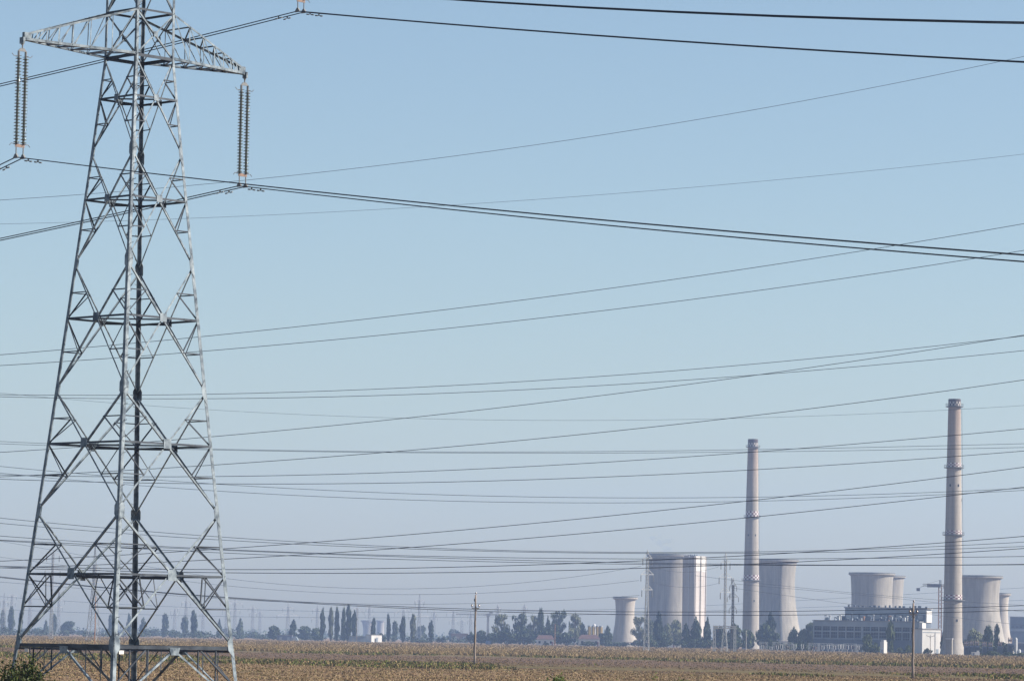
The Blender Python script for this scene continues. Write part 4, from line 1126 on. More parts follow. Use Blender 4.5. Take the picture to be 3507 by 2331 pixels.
# white warehouse and grey sheds at the left
def shed(x0, x1, ytop, d, label, wall, depth=12, yaw=0.0, round_end=False, roof='roofing'):
    xm = (x0 + x1) / 2; p = gnd(xm, d); k = d / FPX; w = (x1 - x0) * k; h = zat(xm, ytop, d)
    t = thing('warehouse' if wall.startswith('white') else 'shed', p, label, 'warehouse' if wall.startswith('white') else 'shed')
    b = MB(); b.box(p + V((0, depth / 2, h / 2)), (w, depth, h), yaw); b.build('wall', wall, t)
    b = MB(); b.box(p + V((0, depth / 2, h + .12)), (w + .5, depth + .5, .28), yaw); b.build('roof', roof, t)
    nd = max(2, int(w / 5))
    for i in range(nd):
        f = MB(); f.box(p + V((-w / 2 + w * (i + .5) / nd, -.02, h * .38)), (w / nd * .34, .2, h * .6), yaw); f.build('door', 'grey_panel' if i % 2 else 'far_steel', t)
    return t
shed(1258, 1302, 2173, 2500, 'bright white warehouse at the field edge below a poplar', 'white', 6, R(38))
shed(1194, 1254, 2178, 2560, 'grey shed adjoining the left side of the bright white warehouse', 'grey_panel', 10)
shed(948, 1000, 2174, 2700, 'long low grey shed among bushes right of the near tower', 'blue_grey', 10)
shed(1545, 1602, 2168, 3300, 'flat brown hazy block left of the wooden pole', 'rust', 14)
# round topped hangar end
d = 2650; p = gnd(1008, d); k = d / FPX; t = thing('hangar', p, 'small round roofed hangar at the end of the long grey shed', 'hangar')
w = 12 * k; b = MB(); N = 10
fr = [p + V((w * math.cos(math.pi * i / N), 0, w * 1.25 * math.sin(math.pi * i / N))) for i in range(N + 1)]
bk = [q + V((0, 10, 0)) for q in fr]
b.add(fr + bk, [(i, i + 1, i + N + 2, i + N + 1) for i in range(N)] + [tuple(range(N + 1))]); b.build('shell', 'grey_panel', t)
b = MB(); b.box(p + V((0, -.1, w * .4)), (w * .9, .2, w * .8)); b.build('door', 'far_steel', t)
d = 2450; p = gnd(1672, d); t = thing('blue_container', p, 'small blue container under bushes right of the wooden pole', 'container')
b = MB(); b.box(p + V((0, 0, 1.3)), (3.2, 2.4, 2.2)); b.build('body', new_mat('blue_container_paint')[0], t)
bpy.data.materials['blue_container_paint'].node_tree.nodes['Principled BSDF'].inputs['Base Color'].default_value = (.04, .09, .20, 1)
b = MB(); b.box(p + V((.5, -1.22, 1.2)), (.9, .08, 1.8)); b.build('door', 'blue_grey', t)
# faint distant cooling towers and the T shaped mast
cooling_tower(1258, 5600, 2125, 21, 14.5, .45, 17, 'faint wide rimmed distant tower left of the short dark poplar', 'concrete')
cooling_tower(1302, 5700, 2125, 13, 12.5, .60, 16, 'faint distant tower right of the short dark poplar', 'concrete')
def t_mast():
    d = 2900; x = 1670; p = gnd(x, d); k = d / FPX; H = zat(x, 2100, d)
    t = thing('loading_gantry', p, 'T shaped grey mast with long lattice booms right of the wooden pole', 'gantry crane')
    b = MB(); w = 4.6 * k
    b.hexa([p + V(v) for v in ((-w, -w, 0), (w, -w, 0), (w, w, 0), (-w, w, 0), (-w * .75, -w * .75, H), (w * .75, -w * .75, H), (w * .75, w * .75, H), (-w * .75, w * .75, H))]); b.build('column', 'far_steel', t)
    b = MB(); b.hexa([p + V(v) for v in ((-w, -w, H * .90), (w, -w, H * .90), (w, w, H * .90), (-w, w, H * .90), (-w * 2.4, -w, H), (w * 2.4, -w, H), (w * 2.4, w, H), (-w * 2.4, w, H))]); b.build('head', 'far_steel', t)
    for sx, nm in ((-1, 'boom'), (1, 'boom')):
        L = (110 if sx < 0 else 48) * k; b = MB(); n = 12 if sx < 0 else 6
        for zz in (0, 1.6):
            b.beam(p + V((0, 0, H - zz * .8)), p + V((sx * L, 0, H - .6 - zz * .3)), .3)
        for j in range(n):
            b.beam(p + V((sx * L * j / n, 0, H - .2)), p + V((sx * L * (j + 1) / n, 0, H - 1.2)), .18); b.beam(p + V((sx * L * j / n, 0, H - 1.3)), p + V((sx * L * (j + 1) / n, 0, H - .3)), .18)
        b.build(nm, 'far_steel', t)
    b = MB(); b.box(p + V((2.2, -.4, H + .8)), (2.6, 1.4, 1.1)); b.build('cab', 'far_steel', t)
t_mast()
# ---------------------------------------------------------------- trees
def leaf_cloud(b, centers, radii, n, size, rnd, squash=1.0):
    """n small leaf clumps spread through ellipsoidal masses, thicker near their skins"""
    tot = sum(r[0] * r[1] * r[2] for r in radii) if radii else 1
    for c, r in zip(centers, radii):
        m = max(6, int(n * (r[0] * r[1] * r[2]) / tot))
        for _ in range(m):
            u = rnd.uniform(-1, 1); a = rnd.uniform(0, 2 * math.pi); q = math.sqrt(1 - u * u)
            rho = rnd.random() ** .40
            p = V((c[0] + r[0] * rho * q * math.cos(a), c[1] + r[1] * rho * q * math.sin(a), c[2] + r[2] * rho * u))
            s = size * rnd.uniform(.55, 1.25)
            d = V((rnd.gauss(0, 1), rnd.gauss(0, 1), rnd.gauss(.4, 1))).normalized()
            e = d.cross(V((rnd.gauss(0, 1), rnd.gauss(0, 1), rnd.gauss(0, 1)))).normalized(); f = d.cross(e)
            b.add([p - e * s * .5, p + f * s * .42 + d * s * .1, p + e * s * .6, p - f * s * .40 - d * s * .12], [(0, 1, 2, 3)])

def tree_proto(kind, seed, mat):
    """unit height, unit half width crowns standing on z = 0"""
    rnd = random.Random(seed); b = MB(); cs, rs_ = [], []
    tk = MB()
    if kind == 'poplar':
        n = 15
        for i in range(n):
            u = i / (n - 1); z = .13 + .82 * u
            w = (.66 + .30 * math.sin(math.pi * min(1, u * .85 + .05))) * (1 - .28 * max(0, u - .85) / .15) * rnd.uniform(.82, 1.1)
            for j in range(2):
                a = rnd.uniform(0, 6.28); o = rnd.uniform(.1, .45) * w
                cs.append((o * math.cos(a), o * math.sin(a), z + rnd.uniform(-.02, .02))); rs_.append((w * rnd.uniform(.5, .75), w * rnd.uniform(.5, .75), .085))
        tk.tube([(0, 0, 0), (.02, 0, .3), (0, .02, .6), (0, 0, .92)], [.13, .10, .06, .02], 6)
        for i in range(7):
            z = .2 + .09 * i; a = i * 2.4; tk.tube([(0, 0, z), (.35 * math.cos(a), .35 * math.sin(a), z + .12)], [.04, .01], 4)
        leaf_cloud(b, cs, rs_, 1700, .2, rnd)
    elif kind == 'cone':
        n = 13
        for i in range(n):
            u = i / (n - 1); z = .06 + .88 * u; w = (1 - u ** 2.6) * .78 + .22 - .4 * max(0, .25 - u)
            for j in range(3):
                a = rnd.uniform(0, 6.28); o = rnd.uniform(.2, .5) * w
                cs.append((o * math.cos(a), o * math.sin(a), z)); rs_.append((w * .56, w * .56, .085))
        tk.tube([(0, 0, 0), (0, 0, .9)], [.10, .02], 6)
        leaf_cloud(b, cs, rs_, 1900, .17, rnd)
    elif kind == 'round':
        for i in range(16):
            a = rnd.uniform(0, 6.28); o = rnd.uniform(.15, .68); z = rnd.uniform(.25, .82); o *= 1 - .5 * abs(z - .45) / .5
            s = rnd.uniform(.24, .42)
            cs.append((o * math.cos(a), o * math.sin(a), z)); rs_.append((s, s, s * .42))
        cs.append((0, 0, .62)); rs_.append((.5, .5, .34)); cs.append((0, 0, .3)); rs_.append((.75, .75, .22))
        tk.tube([(0, 0, 0), (.02, 0, .3), (0, 0, .6)], [.09, .07, .03], 6)
        for i in range(6):
            a = i * 1.05; tk.tube([(0, 0, .22 + .04 * i), (.5 * math.cos(a), .5 * math.sin(a), .5 + .05 * i)], [.04, .012], 4)
        leaf_cloud(b, cs, rs_, 2100, .15, rnd)
    elif kind == 'airy':
        tk.tube([(0, 0, 0), (.03, 0, .25), (0, .03, .5), (.02, 0, .85)], [.055, .045, .03, .01], 6)
        for i in range(24):
            a = i * 2.399 + rnd.uniform(-.4, .4); z0 = rnd.uniform(.12, .6); L = rnd.uniform(.25, .78); z1 = min(.93, z0 + rnd.uniform(.14, .42))
            e = (L * math.cos(a), L * math.sin(a), z1); tk.tube([(0, 0, z0), (e[0] * .5, e[1] * .5, (z0 + z1) / 2 + .02), e], [.024, .016, .006], 4)
            cs.append(e); s = rnd.uniform(.16, .34); rs_.append((s, s, s * .40))
            cs.append((e[0] * .6, e[1] * .6, z1 - .06)); s = rnd.uniform(.14, .26); rs_.append((s, s, s * .36))
        cs.append((0, 0, .9)); rs_.append((.28, .28, .09))
        leaf_cloud(b, cs, rs_, 1500, .11, rnd)
    else:   # shrub: low, several stems, ragged top
        for i in range(22):
            a = rnd.uniform(0, 6.28); o = rnd.uniform(0, .8); s = rnd.uniform(.18, .34); z = rnd.uniform(.2, .82 - .35 * o)
            cs.append((o * math.cos(a), o * math.sin(a), z)); rs_.append((s, s, s * .55))
        for i in range(6):
            a = i * 1.1; tk.tube([(.06 * math.cos(a), .06 * math.sin(a), 0), (.5 * math.cos(a), .5 * math.sin(a), .6)], [.04, .012], 4)
        leaf_cloud(b, cs, rs_, 1300, .16, rnd)
    root = bpy.data.objects.new('tree', None); COL.objects.link(root); ORG[root.name] = V((0, 0, 0))
    tk.build('trunk', 'bark', root, smooth=True); b.build('crown', mat, root)
    return root

PROTO = {}
for kind, m_list in (('poplar', ('leaf', 'leaf_pale', 'leaf_dark')), ('cone', ('leaf_dark', 'leaf')), ('round', ('leaf', 'leaf_dark', 'leaf_pale')), ('airy', ('leaf_pale', 'leaf')), ('shrub', ('leaf_dark', 'leaf'))):
    for k, m in enumerate(m_list):
        for v in range(2): PROTO.setdefault((kind, m), []).append(tree_proto(kind, 100 + len(PROTO) * 7 + v * 31 + k, m))
USED = set(); CNT = [0]
KIND_NAME = {'poplar': 'poplar_tree', 'cone': 'conical_tree', 'round': 'broadleaf_tree', 'airy': 'tall_airy_tree', 'shrub': 'shrub'}
def tree(kind, m, x, ytop, wpx, d, label, ybase=None):
    p = gnd(x, d); H = zat(x, ytop, d); hw = px2m(wpx / 2, d) * {'poplar': 1.22, 'cone': 1.15, 'airy': 1.15}.get(kind, 1.3)
    CNT[0] += 1
    src = PROTO[(kind, m)][CNT[0] % 2]
    rz = (CNT[0] * 1.7) % 6.28
    o = dup(src, p, rz=rz, scale=(hw, hw, H))
    o.name = KIND_NAME[kind]
    return tag(o, label, 'shrub' if kind == 'shrub' else 'tree', {'poplar': 'columnar poplars along the plain', 'cone': 'conical trees by the plant', 'round': 'rounded trees along the plain', 'airy': 'tall airy trees left of the plant', 'shrub': 'low shrubs at the field edge'}[kind])

T = [
 # left of and inside the near tower, deep in the haze
 ('poplar', 'leaf', 8, 2093, 20, 3600, 'hazy narrow poplar cut by the left edge'),
 ('poplar', 'leaf', 37, 2080, 24, 3500, 'hazy poplar second from the left edge, tallest there'),
 ('poplar', 'leaf', 70, 2093, 17, 3700, 'hazy slim poplar right beside the left leg of the near tower'),
 ('round', 'leaf', 128, 2150, 60, 4000, 'low hazy rounded tree just inside the left leg of the near tower'),
 ('cone', 'leaf', 156, 2122, 20, 3700, 'hazy pointed tree left of the taller one inside the near tower'),
 ('poplar', 'leaf', 186, 2104, 20, 3600, 'hazy poplar with a thin pylon just in front, inside the near tower'),
 ('round', 'leaf', 232, 2124, 52, 3500, 'hazy round tree, largest crown inside the near tower'),
 ('shrub', 'leaf', 285, 2155, 60, 3900, 'low hazy bush at the foot of the big lattice pylon'),
 ('poplar', 'leaf', 378, 2106, 22, 3600, 'hazy poplar just left of the front leg of the near tower'),
 ('poplar', 'leaf', 442, 2104, 18, 3600, 'hazy poplar between the front and far legs of the near tower'),
 ('cone', 'leaf', 490, 2113, 28, 3500, 'hazy pointed tree right of the far leg of the near tower'),
 ('round', 'leaf', 525, 2152, 50, 3900, 'low hazy round tree right of the far leg of the near tower'),
 ('poplar', 'leaf', 563, 2104, 24, 3500, 'hazy poplar standing alone in the right half of the near tower'),
 ('round', 'leaf', 598, 2158, 50, 3800, 'low hazy bushy tree left of the pair of poplars in the near tower'),
 ('poplar', 'leaf', 633, 2112, 26, 3500, 'hazier left one of two neighbouring poplars inside the near tower'),
 ('poplar', 'leaf_dark', 662, 2094, 24, 3100, 'darker right one of two neighbouring poplars inside the near tower'),
 ('cone', 'leaf', 750, 2119, 20, 3500, 'hazy pointed tree touching the right leg of the near tower'),
 ('round', 'leaf', 785, 2148, 46, 3800, 'low hazy round tree just right of the near tower'),
 ('cone', 'leaf', 822, 2117, 30, 3400, 'pointed hazy tree, first clear one right of the near tower'),
 ('shrub', 'leaf', 868, 2160, 60, 3700, 'low hazy bush left of the dark round tree'),
 ('round', 'leaf_dark', 937, 2138, 46, 2900, 'dark round tree left of the long grey shed'),
 ('cone', 'leaf_dark', 1003, 2120, 36, 2900, 'dark pointed tree directly behind the small hangar'),
 ('round', 'leaf', 1046, 2141, 56, 3100, 'rounded tree to the right of the dark pointed one'),
 ('round', 'leaf', 1080, 2147, 40, 3000, 'bushy tree left of the first slim poplar'),
 ('poplar', 'leaf_dark', 1102, 2089, 19, 2750, 'slim dark poplar, first separate one right of the near tower'),
 ('shrub', 'leaf_dark', 1088, 2172, 26, 2700, 'low dark shrub at the foot of the first slim poplar'),
 ('poplar', 'leaf_pale', 1132, 2085, 19, 2800, 'pale olive poplar, left one of a close pair'),
 ('poplar', 'leaf', 1153, 2084, 18, 2750, 'darker green poplar, right one of a close pair'),
 ('poplar', 'leaf', 1176, 2087, 18, 2750, 'left poplar of the dense dark trio'),
 ('poplar', 'leaf_dark', 1192, 2078, 22, 2700, 'tallest poplar, in the middle of the dense trio'),
 ('poplar', 'leaf_dark', 1212, 2096, 20, 2750, 'right poplar of the dense trio, beside a thin pole'),
 ('poplar', 'leaf_dark', 1278, 2119, 19, 2750, 'short dark poplar right above the bright white warehouse'),
 ('shrub', 'leaf_dark', 1305, 2160, 28, 2700, 'dark bush at the right end of the bright white warehouse'),
 ('poplar', 'leaf_dark', 1329, 2106, 16, 2750, 'thin dark poplar standing alone right of the white warehouse'),
 ('poplar', 'leaf', 1351, 2129, 22, 3100, 'hazy wide poplar between two darker ones'),
 ('poplar', 'leaf_dark', 1379, 2113, 23, 2750, 'broad dark poplar under a wide armed pylon'),
 ('poplar', 'leaf_pale', 1414, 2108, 21, 2750, 'olive poplar with a heavy top and thin base'),
 ('round', 'leaf', 1441, 2138, 38, 3700, 'faded round tree behind the olive poplar'),
 ('poplar', 'leaf_dark', 1475, 2127, 18, 2800, 'last slim poplar of the row, left of two small bushes'),
 ('shrub', 'leaf_dark', 1503, 2176, 16, 2750, 'left one of two small dark bushes near the wooden pole'),
 ('shrub', 'leaf_dark', 1517, 2174, 14, 2750, 'right one of two small dark bushes near the wooden pole'),
 ('shrub', 'leaf_dark', 1438, 2188, 70, 2700, 'flat dark scrub at the feet of the last poplars'),
 ('round', 'leaf', 1552, 2152, 50, 4000, 'faded low tree above the flat brown block'),
 ('shrub', 'leaf_dark', 1613, 2156, 28, 2600, 'dark bush immediately left of the wooden pole'),
 ('round', 'leaf_dark', 1648, 2154, 44, 2600, 'low dark tree right behind the wooden pole'),
 ('round', 'leaf', 1682, 2164, 44, 2600, 'low round bush at the foot of the T shaped mast'),
 # left wing of the plant
 ('airy', 'leaf_pale', 1716, 2100, 62, 2650, 'pale airy tree, leftmost of the tall airy row'),
 ('airy', 'leaf', 1781, 2099, 62, 2650, 'wide airy tree in the middle of the tall airy row'),
 ('airy', 'leaf_pale', 1826, 2105, 44, 2650, 'pale airy tree leaning on a dense dark topped one'),
 ('poplar', 'leaf', 1851, 2089, 27, 2650, 'dense dark topped tree right of the airy row'),
 ('cone', 'leaf_dark', 1876, 2110, 27, 2600, 'dark blue green pointed tree left of the thin distant pole'),
 ('airy', 'leaf', 1908, 2090, 62, 2700, 'tallest airy tree just right of the thin distant pole'),
 ('airy', 'leaf_pale', 1966, 2100, 56, 2700, 'last pale airy tree above the red roofed long house'),
 ('round', 'leaf', 1992, 2128, 34, 2800, 'small rounded tree left of the yellow tanks'),
 ('shrub', 'leaf_dark', 1735, 2146, 86, 2550, 'dark thicket under the leftmost airy tree'),
 ('shrub', 'leaf_dark', 1800, 2148, 84, 2550, 'dark thicket left of the red roofed small house'),
 ('round', 'leaf_dark', 1880, 2150, 74, 2560, 'dark tree mass behind the red roofed small house'),
 ('shrub', 'leaf_dark', 1940, 2158, 74, 2520, 'dark thicket between the two red roofed houses'),
 ('shrub', 'leaf_dark', 1870, 2196, 22, 2400, 'little bush in front of the small red roofed house'),
 ('shrub', 'leaf_dark', 2012, 2192, 56, 2400, 'hedge in front of the long red roofed house'),
 ('cone', 'leaf', 2080, 2141, 34, 2650, 'green tree left of the smallest cooling tower'),
 ('round', 'leaf_dark', 2062, 2164, 34, 2600, 'dark bush between the yellow tanks and the smallest cooling tower'),
 ('shrub', 'leaf_dark', 2118, 2194, 70, 2550, 'low dark bushes along the left foot of the smallest cooling tower'),
 ('shrub', 'leaf_dark', 2176, 2186, 34, 2550, 'dark bush right at the foot of the smallest cooling tower'),
 ('airy', 'leaf_pale', 2186, 2108, 50, 2600, 'pale green tree behind the pale lattice pylon, left side'),
 ('round', 'leaf_pale', 2226, 2114, 44, 2650, 'pale green tree behind the pale lattice pylon, right side'),
 ('cone', 'leaf_dark', 2254, 2094, 44, 2350, 'big dark cone shaped tree before the largest cooling tower'),
 ('round', 'leaf_pale', 2284, 2130, 44, 2500, 'pale round tree right of the big dark cone tree'),
 ('round', 'leaf_pale', 2318, 2118, 48, 2550, 'pale round tree at the right foot of the largest cooling tower'),
 ('shrub', 'leaf', 2225, 2170, 60, 2300, 'bushy thicket around the foot of the pale lattice pylon'),
 ('round', 'leaf_dark', 2272, 2160, 60, 2330, 'dark bushes at the right foot of the big dark cone tree'),
 ('cone', 'leaf_dark', 2350, 2134, 42, 2250, 'dark tree at the left foot of the ribbed shaft building'),
 ('cone', 'leaf_dark', 2383, 2112, 44, 2250, 'tall dark tree covering the foot of the ribbed shaft building'),
 ('shrub', 'leaf_dark', 2362, 2180, 90, 2200, 'dark thicket below the ribbed shaft building'),
 ('cone', 'leaf_dark', 2421, 2113, 32, 2200, 'dark pointed tree standing alone right of the ribbed shaft building'),
 ('shrub', 'leaf_dark', 2425, 2180, 60, 2150, 'low thicket right of the dark pointed tree by the shaft'),
 ('round', 'leaf_dark', 2462, 2138, 50, 2200, 'dark round tree inside the tall lattice portal'),
 ('round', 'leaf', 2516, 2132, 60, 2250, 'wide tree between the lattice portal and the left chimney'),
 ('round', 'leaf', 2560, 2152, 50, 2200, 'green tree hiding the foot of the left chimney'),
 ('shrub', 'leaf_dark', 2520, 2185, 70, 2050, 'dark thicket right of the lattice portal'),
 ('poplar', 'leaf_dark', 2638, 2104, 30, 2250, 'dark rounded poplar in front of the striped cooling tower'),
 ('round', 'leaf', 2617, 2128, 52, 2230, 'bushy tree right beside the left chimney'),
 ('round', 'leaf_dark', 2640, 2155, 60, 2200, 'dark lower tree below the rounded poplar'),
 ('cone', 'leaf_dark', 2717, 2146, 44, 2150, 'dark tree right of the striped cooling tower foot'),
 ('round', 'leaf', 2749, 2150, 36, 2150, 'small round tree left of the tree touching the hall'),
 ('round', 'leaf_dark', 2779, 2124, 50, 2150, 'dark round tree rising behind the left end of the hall'),
 ('shrub', 'leaf_dark', 2740, 2190, 90, 2000, 'dark hedge left of the hall behind the gantries'),
 ('shrub', 'leaf_dark', 2680, 2196, 90, 1990, 'dark hedge behind the two joined gantry bays'),
 # in front of the hall and to the right
 ('round', 'leaf', 2972, 2168, 42, 1780, 'light green tree in front of the middle hall windows'),
 ('shrub', 'leaf', 2998, 2196, 36, 1760, 'green bush between the light tree and the white kiosk'),
 ('poplar', 'leaf', 3048, 2132, 31, 1790, 'tall green poplar in front of the hall windows'),
 ('shrub', 'leaf', 3083, 2213, 34, 1770, 'bush right of the tall green poplar'),
 ('shrub', 'leaf', 3112, 2204, 32, 1770, 'bush left of the bright end pier of the hall'),
 ('shrub', 'leaf_dark', 3176, 2214, 28, 1700, 'dark bush against the white annexe'),
 ('cone', 'leaf_dark', 3230, 2163, 24, 1740, 'narrow dark tree squeezed between annexe and tallest chimney'),
 ('round', 'leaf_pale', 3336, 2148, 70, 1900, 'pale green tree right of the tallest chimney'),
 ('round', 'leaf_dark', 3386, 2134, 44, 1850, 'dark round crowned tree before the broad cooling tower'),
 ('poplar', 'leaf_dark', 3414, 2142, 22, 1830, 'small dark poplar left of the slim cooling tower'),
 ('shrub', 'leaf_dark', 3345, 2190, 100, 1760, 'dark hedge behind the transformers near the chimney'),
 ('shrub', 'leaf_dark', 3430, 2192, 90, 1740, 'dark hedge behind the transformers near the slim cooling tower'),
 ('shrub', 'leaf', 3396, 2226, 60, 1580, 'low green bush in front of the transformers'),
 ('shrub', 'leaf', 3450, 2230, 60, 1570, 'low green bush below the orange bushing transformer'),
 ('shrub', 'leaf', 3495, 2232, 50, 1560, 'low green bush at the right edge of the substation'),
]
for a in T: tree(*a)
for lst in PROTO.values():
    for r in lst:
        for ch in list(r.children): bpy.data.objects.remove(ch)
        bpy.data.objects.remove(r)

# the far wood closing the plain behind everything: reads as one mass
b = MB(); rnd = random.Random(3); cs, rr = [], []
X = -900.0
while X < 1500:
    d = rnd.uniform(4700, 5600); h = rnd.uniform(4, 11)
    cs.append((X, d, h * .5)); rr.append((rnd.uniform(9, 20), 8, h * .62)); X += rnd.uniform(5, 11)
leaf_cloud(b, cs, rr, 9000, 3.2, rnd)
tag(b.build('far_woodland', 'leaf'), 'low blue line of far woodland along the horizon', None, kind='stuff')
b = MB(); cs, rr = [], []; X = -420.0
while X < 190:
    d = rnd.uniform(2950, 3300); h = rnd.uniform(2.0, 6.5)
    cs.append((X, d, h * .45)); rr.append((rnd.uniform(5, 11), 5, h * .6)); X += rnd.uniform(3.5, 8)
leaf_cloud(b, cs, rr, 7000, 1.6, rnd)
tag(b.build('scrub', 'leaf_dark'), 'strip of low hazy scrub behind the far field edge', None, kind='stuff')

# ---------------------------------------------------------------- the near bush and weeds
def bush(x, ytop, wpx, d, label, n, leaf, mat='bush_leaf', stems=26, seed=1, name='bush', ybot=None):
    rnd = random.Random(seed); p = gnd(x, d); H = zat(x, ytop, d); hw = px2m(wpx / 2, d)
    t = thing(name, p, label, 'bush', 'green bushes cut by the bottom edge')
    st = MB(); lf = MB(); per = n // stems
    for i in range(stems):
        a = rnd.uniform(0, 6.28); o = rnd.random() ** .6; tip = V((hw * o * math.cos(a), hw * o * math.sin(a) * .9, H * (1 - .42 * o * o) * rnd.uniform(.80, 1.0)))
        r0 = V((tip.x * .35, tip.y * .35, 0)); mid = r0.lerp(tip, .55) + V((rnd.gauss(0, .06), rnd.gauss(0, .06), .05)) * hw
        pts = [r0, mid, tip]; st.tube([p + q for q in pts], [.022, .014, .005], 5)
        for j in range(per):
            u = rnd.uniform(.30, 1.02)
            c = (r0.lerp(mid, u / .55) if u < .55 else mid.lerp(tip, min(1.03, (u - .55) / .45)))
            sp = .16 * hw * (1.25 - u) + .04
            c = p + c + V((rnd.gauss(0, sp), rnd.gauss(0, sp), rnd.gauss(0, sp * .7)))
            if c.z < .05: continue
            s = leaf * rnd.uniform(.6, 1.25); d_ = V((rnd.gauss(0, 1), rnd.gauss(0, 1), rnd.gauss(.7, .7))).normalized()
            e = d_.cross(V((rnd.gauss(0, 1), rnd.gauss(0, 1), rnd.gauss(0, .6)))).normalized(); f = d_.cross(e)
            lf.add([c, c + e * s * .5 + f * s * .32 + d_ * s * .08, c + e * s * 1.15 - d_ * s * .08, c + e * s * .5 - f * s * .32 + d_ * s * .08], [(0, 1, 2, 3)])
    st.build('stems', 'twig', t); lf.build('foliage', mat, t)
    return t
bush(62, 2232, 330, 118, 'big leafy green bush in the bottom left corner before the tower leg', 14500, .10, seed=4, stems=90)
bush(1905, 2304, 130, 190, 'bright green weed clump at the bottom edge, left of the smallest cooling tower', 2600, .13, 'weed_leaf', 30, 5)
bush(2243, 2310, 40, 200, 'small green weed tuft at the bottom edge below the pale lattice pylon', 800, .12, 'weed_leaf', 12, 6)
bush(2335, 2316, 110, 190, 'wide green weed clump at the bottom edge below the shaft building', 2000, .13, 'weed_leaf', 26, 8)
bush(2398, 2318, 40, 190, 'little weed at the bottom edge, right of the wide clump', 300, .09, 'weed_leaf', 10, 9)
bush(225, 2318, 90, 122, 'low green shoots at the right foot of the big corner bush', 700, .07, 'bush_leaf', 16, 10)

# ---------------------------------------------------------------- crops: dry maize, stubble and weeds (beyond counting)
def blades(name, n, region, hfun, wid, mats, label, seed, lean=.25, nb=2):
    """n clumps of upright dry blades scattered over region(u, v) -> x, y"""
    r = np.random.default_rng(seed)
    u, v = r.random(n), r.random(n); x, y = region(u, v)
    keep = np.isfinite(x); x, y = x[keep], y[keep]; n = len(x)
    vs, fs, mi = [], [], []
    h = hfun(x, y, r); 
    for j in range(nb):
        a = r.uniform(0, math.pi, n); w = wid * r.uniform(.6, 1.4, n); lx, ly = r.normal(0, lean, n) * h, r.normal(0, lean, n) * h
        ox, oy = r.normal(0, wid * 1.2, n), r.normal(0, wid * 1.2, n)
        hh = h * r.uniform(.6, 1.0, n)
        cx, sy = np.cos(a) * w / 2, np.sin(a) * w / 2
        q = np.stack([np.stack([x + ox - cx, y + oy - sy, np.zeros(n)], 1), np.stack([x + ox + cx, y + oy + sy, np.zeros(n)], 1),
                      np.stack([x + ox + cx * .8 + lx, y + oy + sy * .8 + ly, hh], 1), np.stack([x + ox - cx * .8 + lx, y + oy - sy * .8 + ly, hh * .93], 1)], 1)
        vs.append(q.reshape(-1, 3)); mi.append(r.choice(len(mats), n, p=[m[1] for m in mats]))
    vs = np.concatenate(vs); mi = np.concatenate(mi).astype(np.int32); nf = len(vs) // 4
    me = bpy.data.meshes.new(name); me.vertices.add(len(vs)); me.vertices.foreach_set('co', vs.ravel())
    me.loops.add(nf * 4); me.loops.foreach_set('vertex_index', np.arange(nf * 4, dtype=np.int32))
    me.polygons.add(nf); me.polygons.foreach_set('loop_start', np.arange(0, nf * 4, 4, dtype=np.int32)); me.polygons.foreach_set('loop_total', np.full(nf, 4, np.int32))
    for m, _ in mats: me.materials.append(M[m])
    me.polygons.foreach_set('material_index', mi); me.update(); me.validate()
    o = bpy.data.objects.new(name, me); COL.objects.link(o)
    return tag(o, label, None, kind='stuff')
def crop_mat(name, c1, c2, scale=.5):
    m, nt, b = new_mat(name)
    nt.links.new(ramp(nt, noise(nt, scale, 4, .7), [(.35, c1), (.65, c2)]), b.inputs['Base Color']); b.inputs['Roughness'].default_value = .9; b.inputs['Specular IOR Level'].default_value = .1
    return m
M['straw'] = crop_mat('dry_straw', (.19, .14, .072), (.25, .19, .105))
M['straw_pale'] = crop_mat('bleached_straw', (.25, .20, .115), (.32, .26, .16))
M['straw_brown'] = crop_mat('brown_stalk', (.125, .084, .044), (.185, .128, .07))
M['weed'] = crop_mat('field_weed', (.07, .085, .022), (.12, .13, .035))
M['weed_dark'] = crop_mat('dark_field_weed', (.035, .045, .015), (.06, .07, .022))
SL = .75
def strip(y0, y1, power=1.0, half=.175):
    def f(u, v):
        y = y0 + (y1 - y0) * v ** power
        x = (u * 2 - 1) * (y * half + 12)
        return x, y - SL * x * .9 + 16 * noisy(x, y * .25, .03, 21) + 9 * noisy(x, y * .5, .11, 22)
    return f
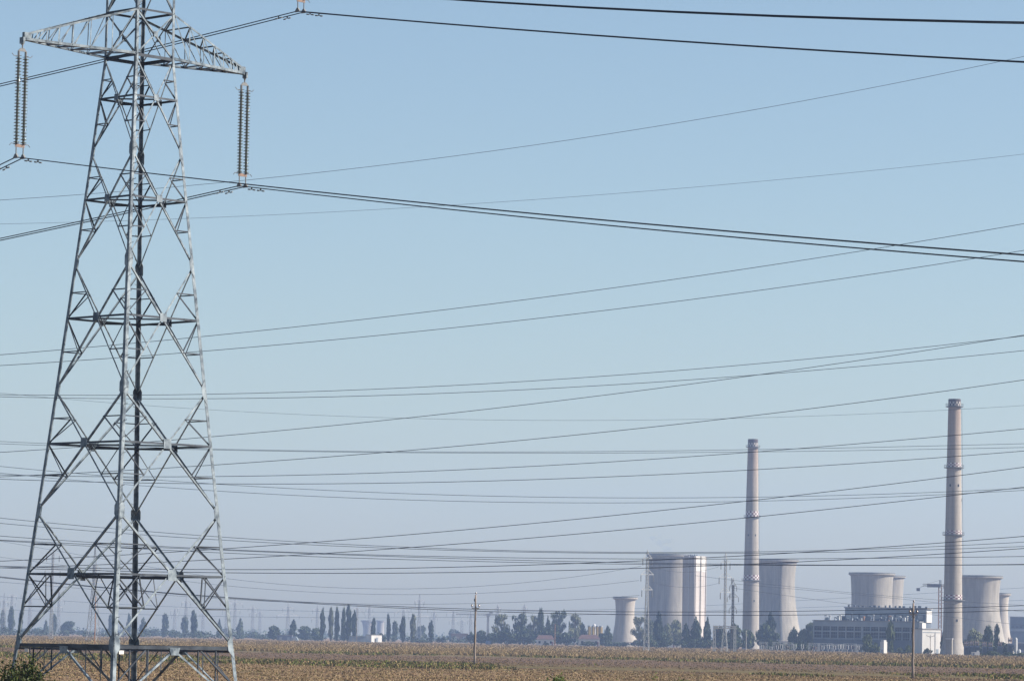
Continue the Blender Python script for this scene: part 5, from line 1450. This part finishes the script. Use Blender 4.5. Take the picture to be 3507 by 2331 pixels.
def noisy(x, y, s, seed):
    r = np.random.default_rng(seed); z = np.zeros_like(x)
    for k in range(7):
        f = s * 1.7 ** k; a, b_ = r.uniform(0, 6.28, 2); th = r.uniform(0, 6.28)
        z += np.sin((x * math.cos(th) + y * math.sin(th)) * f + a) / (1.35 ** k)
    return z / 2.6
blades('dry_maize', 105000, strip(880, 1240, 1.35), lambda x, y, r: r.uniform(.72, 1.05, len(x)), .115, [('straw', .62), ('straw_pale', .14), ('straw_brown', .21), ('weed', .03)], 'dense standing dry maize in the far half of the field', 1)
blades('far_maize', 50000, strip(1240, 2300, 1.5, .16), lambda x, y, r: r.uniform(.65, 1.0, len(x)), .3, [('straw', .66), ('straw_pale', .10), ('straw_brown', .24)], 'dry maize fading away to the far field edge', 2)
def mask(f, s, seed, thr):
    def g_(u, v):
        x, y = f(u, v); k = noisy(x, y * .35, s, seed) > thr; return np.where(k, x, np.nan), y
    return g_
blades('maize_margin', 22000, mask(strip(800, 905), .035, 5, -.05), lambda x, y, r: r.uniform(.2, .6, len(x)), .18, [('weed', .48), ('weed_dark', .14), ('straw', .2), ('straw_brown', .18)], 'green weedy margin along the front of the dry maize', 3)
blades('furrow_weeds', 26000, mask(strip(480, 610), .05, 9, -.02), lambda x, y, r: r.uniform(.08, .42, len(x)), .15, [('weed', .50), ('weed_dark', .12), ('straw', .16), ('straw_brown', .22)], 'broken strip of green weeds along the dark furrow', 4)
blades('ploughed_litter', 17000, strip(560, 820), lambda x, y, r: r.uniform(.03, .15, len(x)), .14, [('straw_brown', .85), ('straw', .08), ('weed_dark', .07)], 'sparse brown plant litter on the bare ploughed strip', 6)
blades('corn_stubble', 95000, strip(300, 515, .9), lambda x, y, r: r.uniform(.02, .13, len(x)) * np.clip(.95 + 1.1 * noisy(x, y, .22, 12), .15, 2.6), .09, [('straw', .46), ('straw_pale', .12), ('straw_brown', .36), ('weed', .05), ('weed_dark', .01)], 'broken dry stubble covering the nearest part of the field', 7, lean=.7)
blades('near_stubble', 16000, strip(120, 300), lambda x, y, r: r.uniform(.03, .16, len(x)), .08, [('straw', .46), ('straw_pale', .12), ('straw_brown', .38), ('weed', .04)], 'dry stubble around the feet of the near tower', 8, lean=.7)
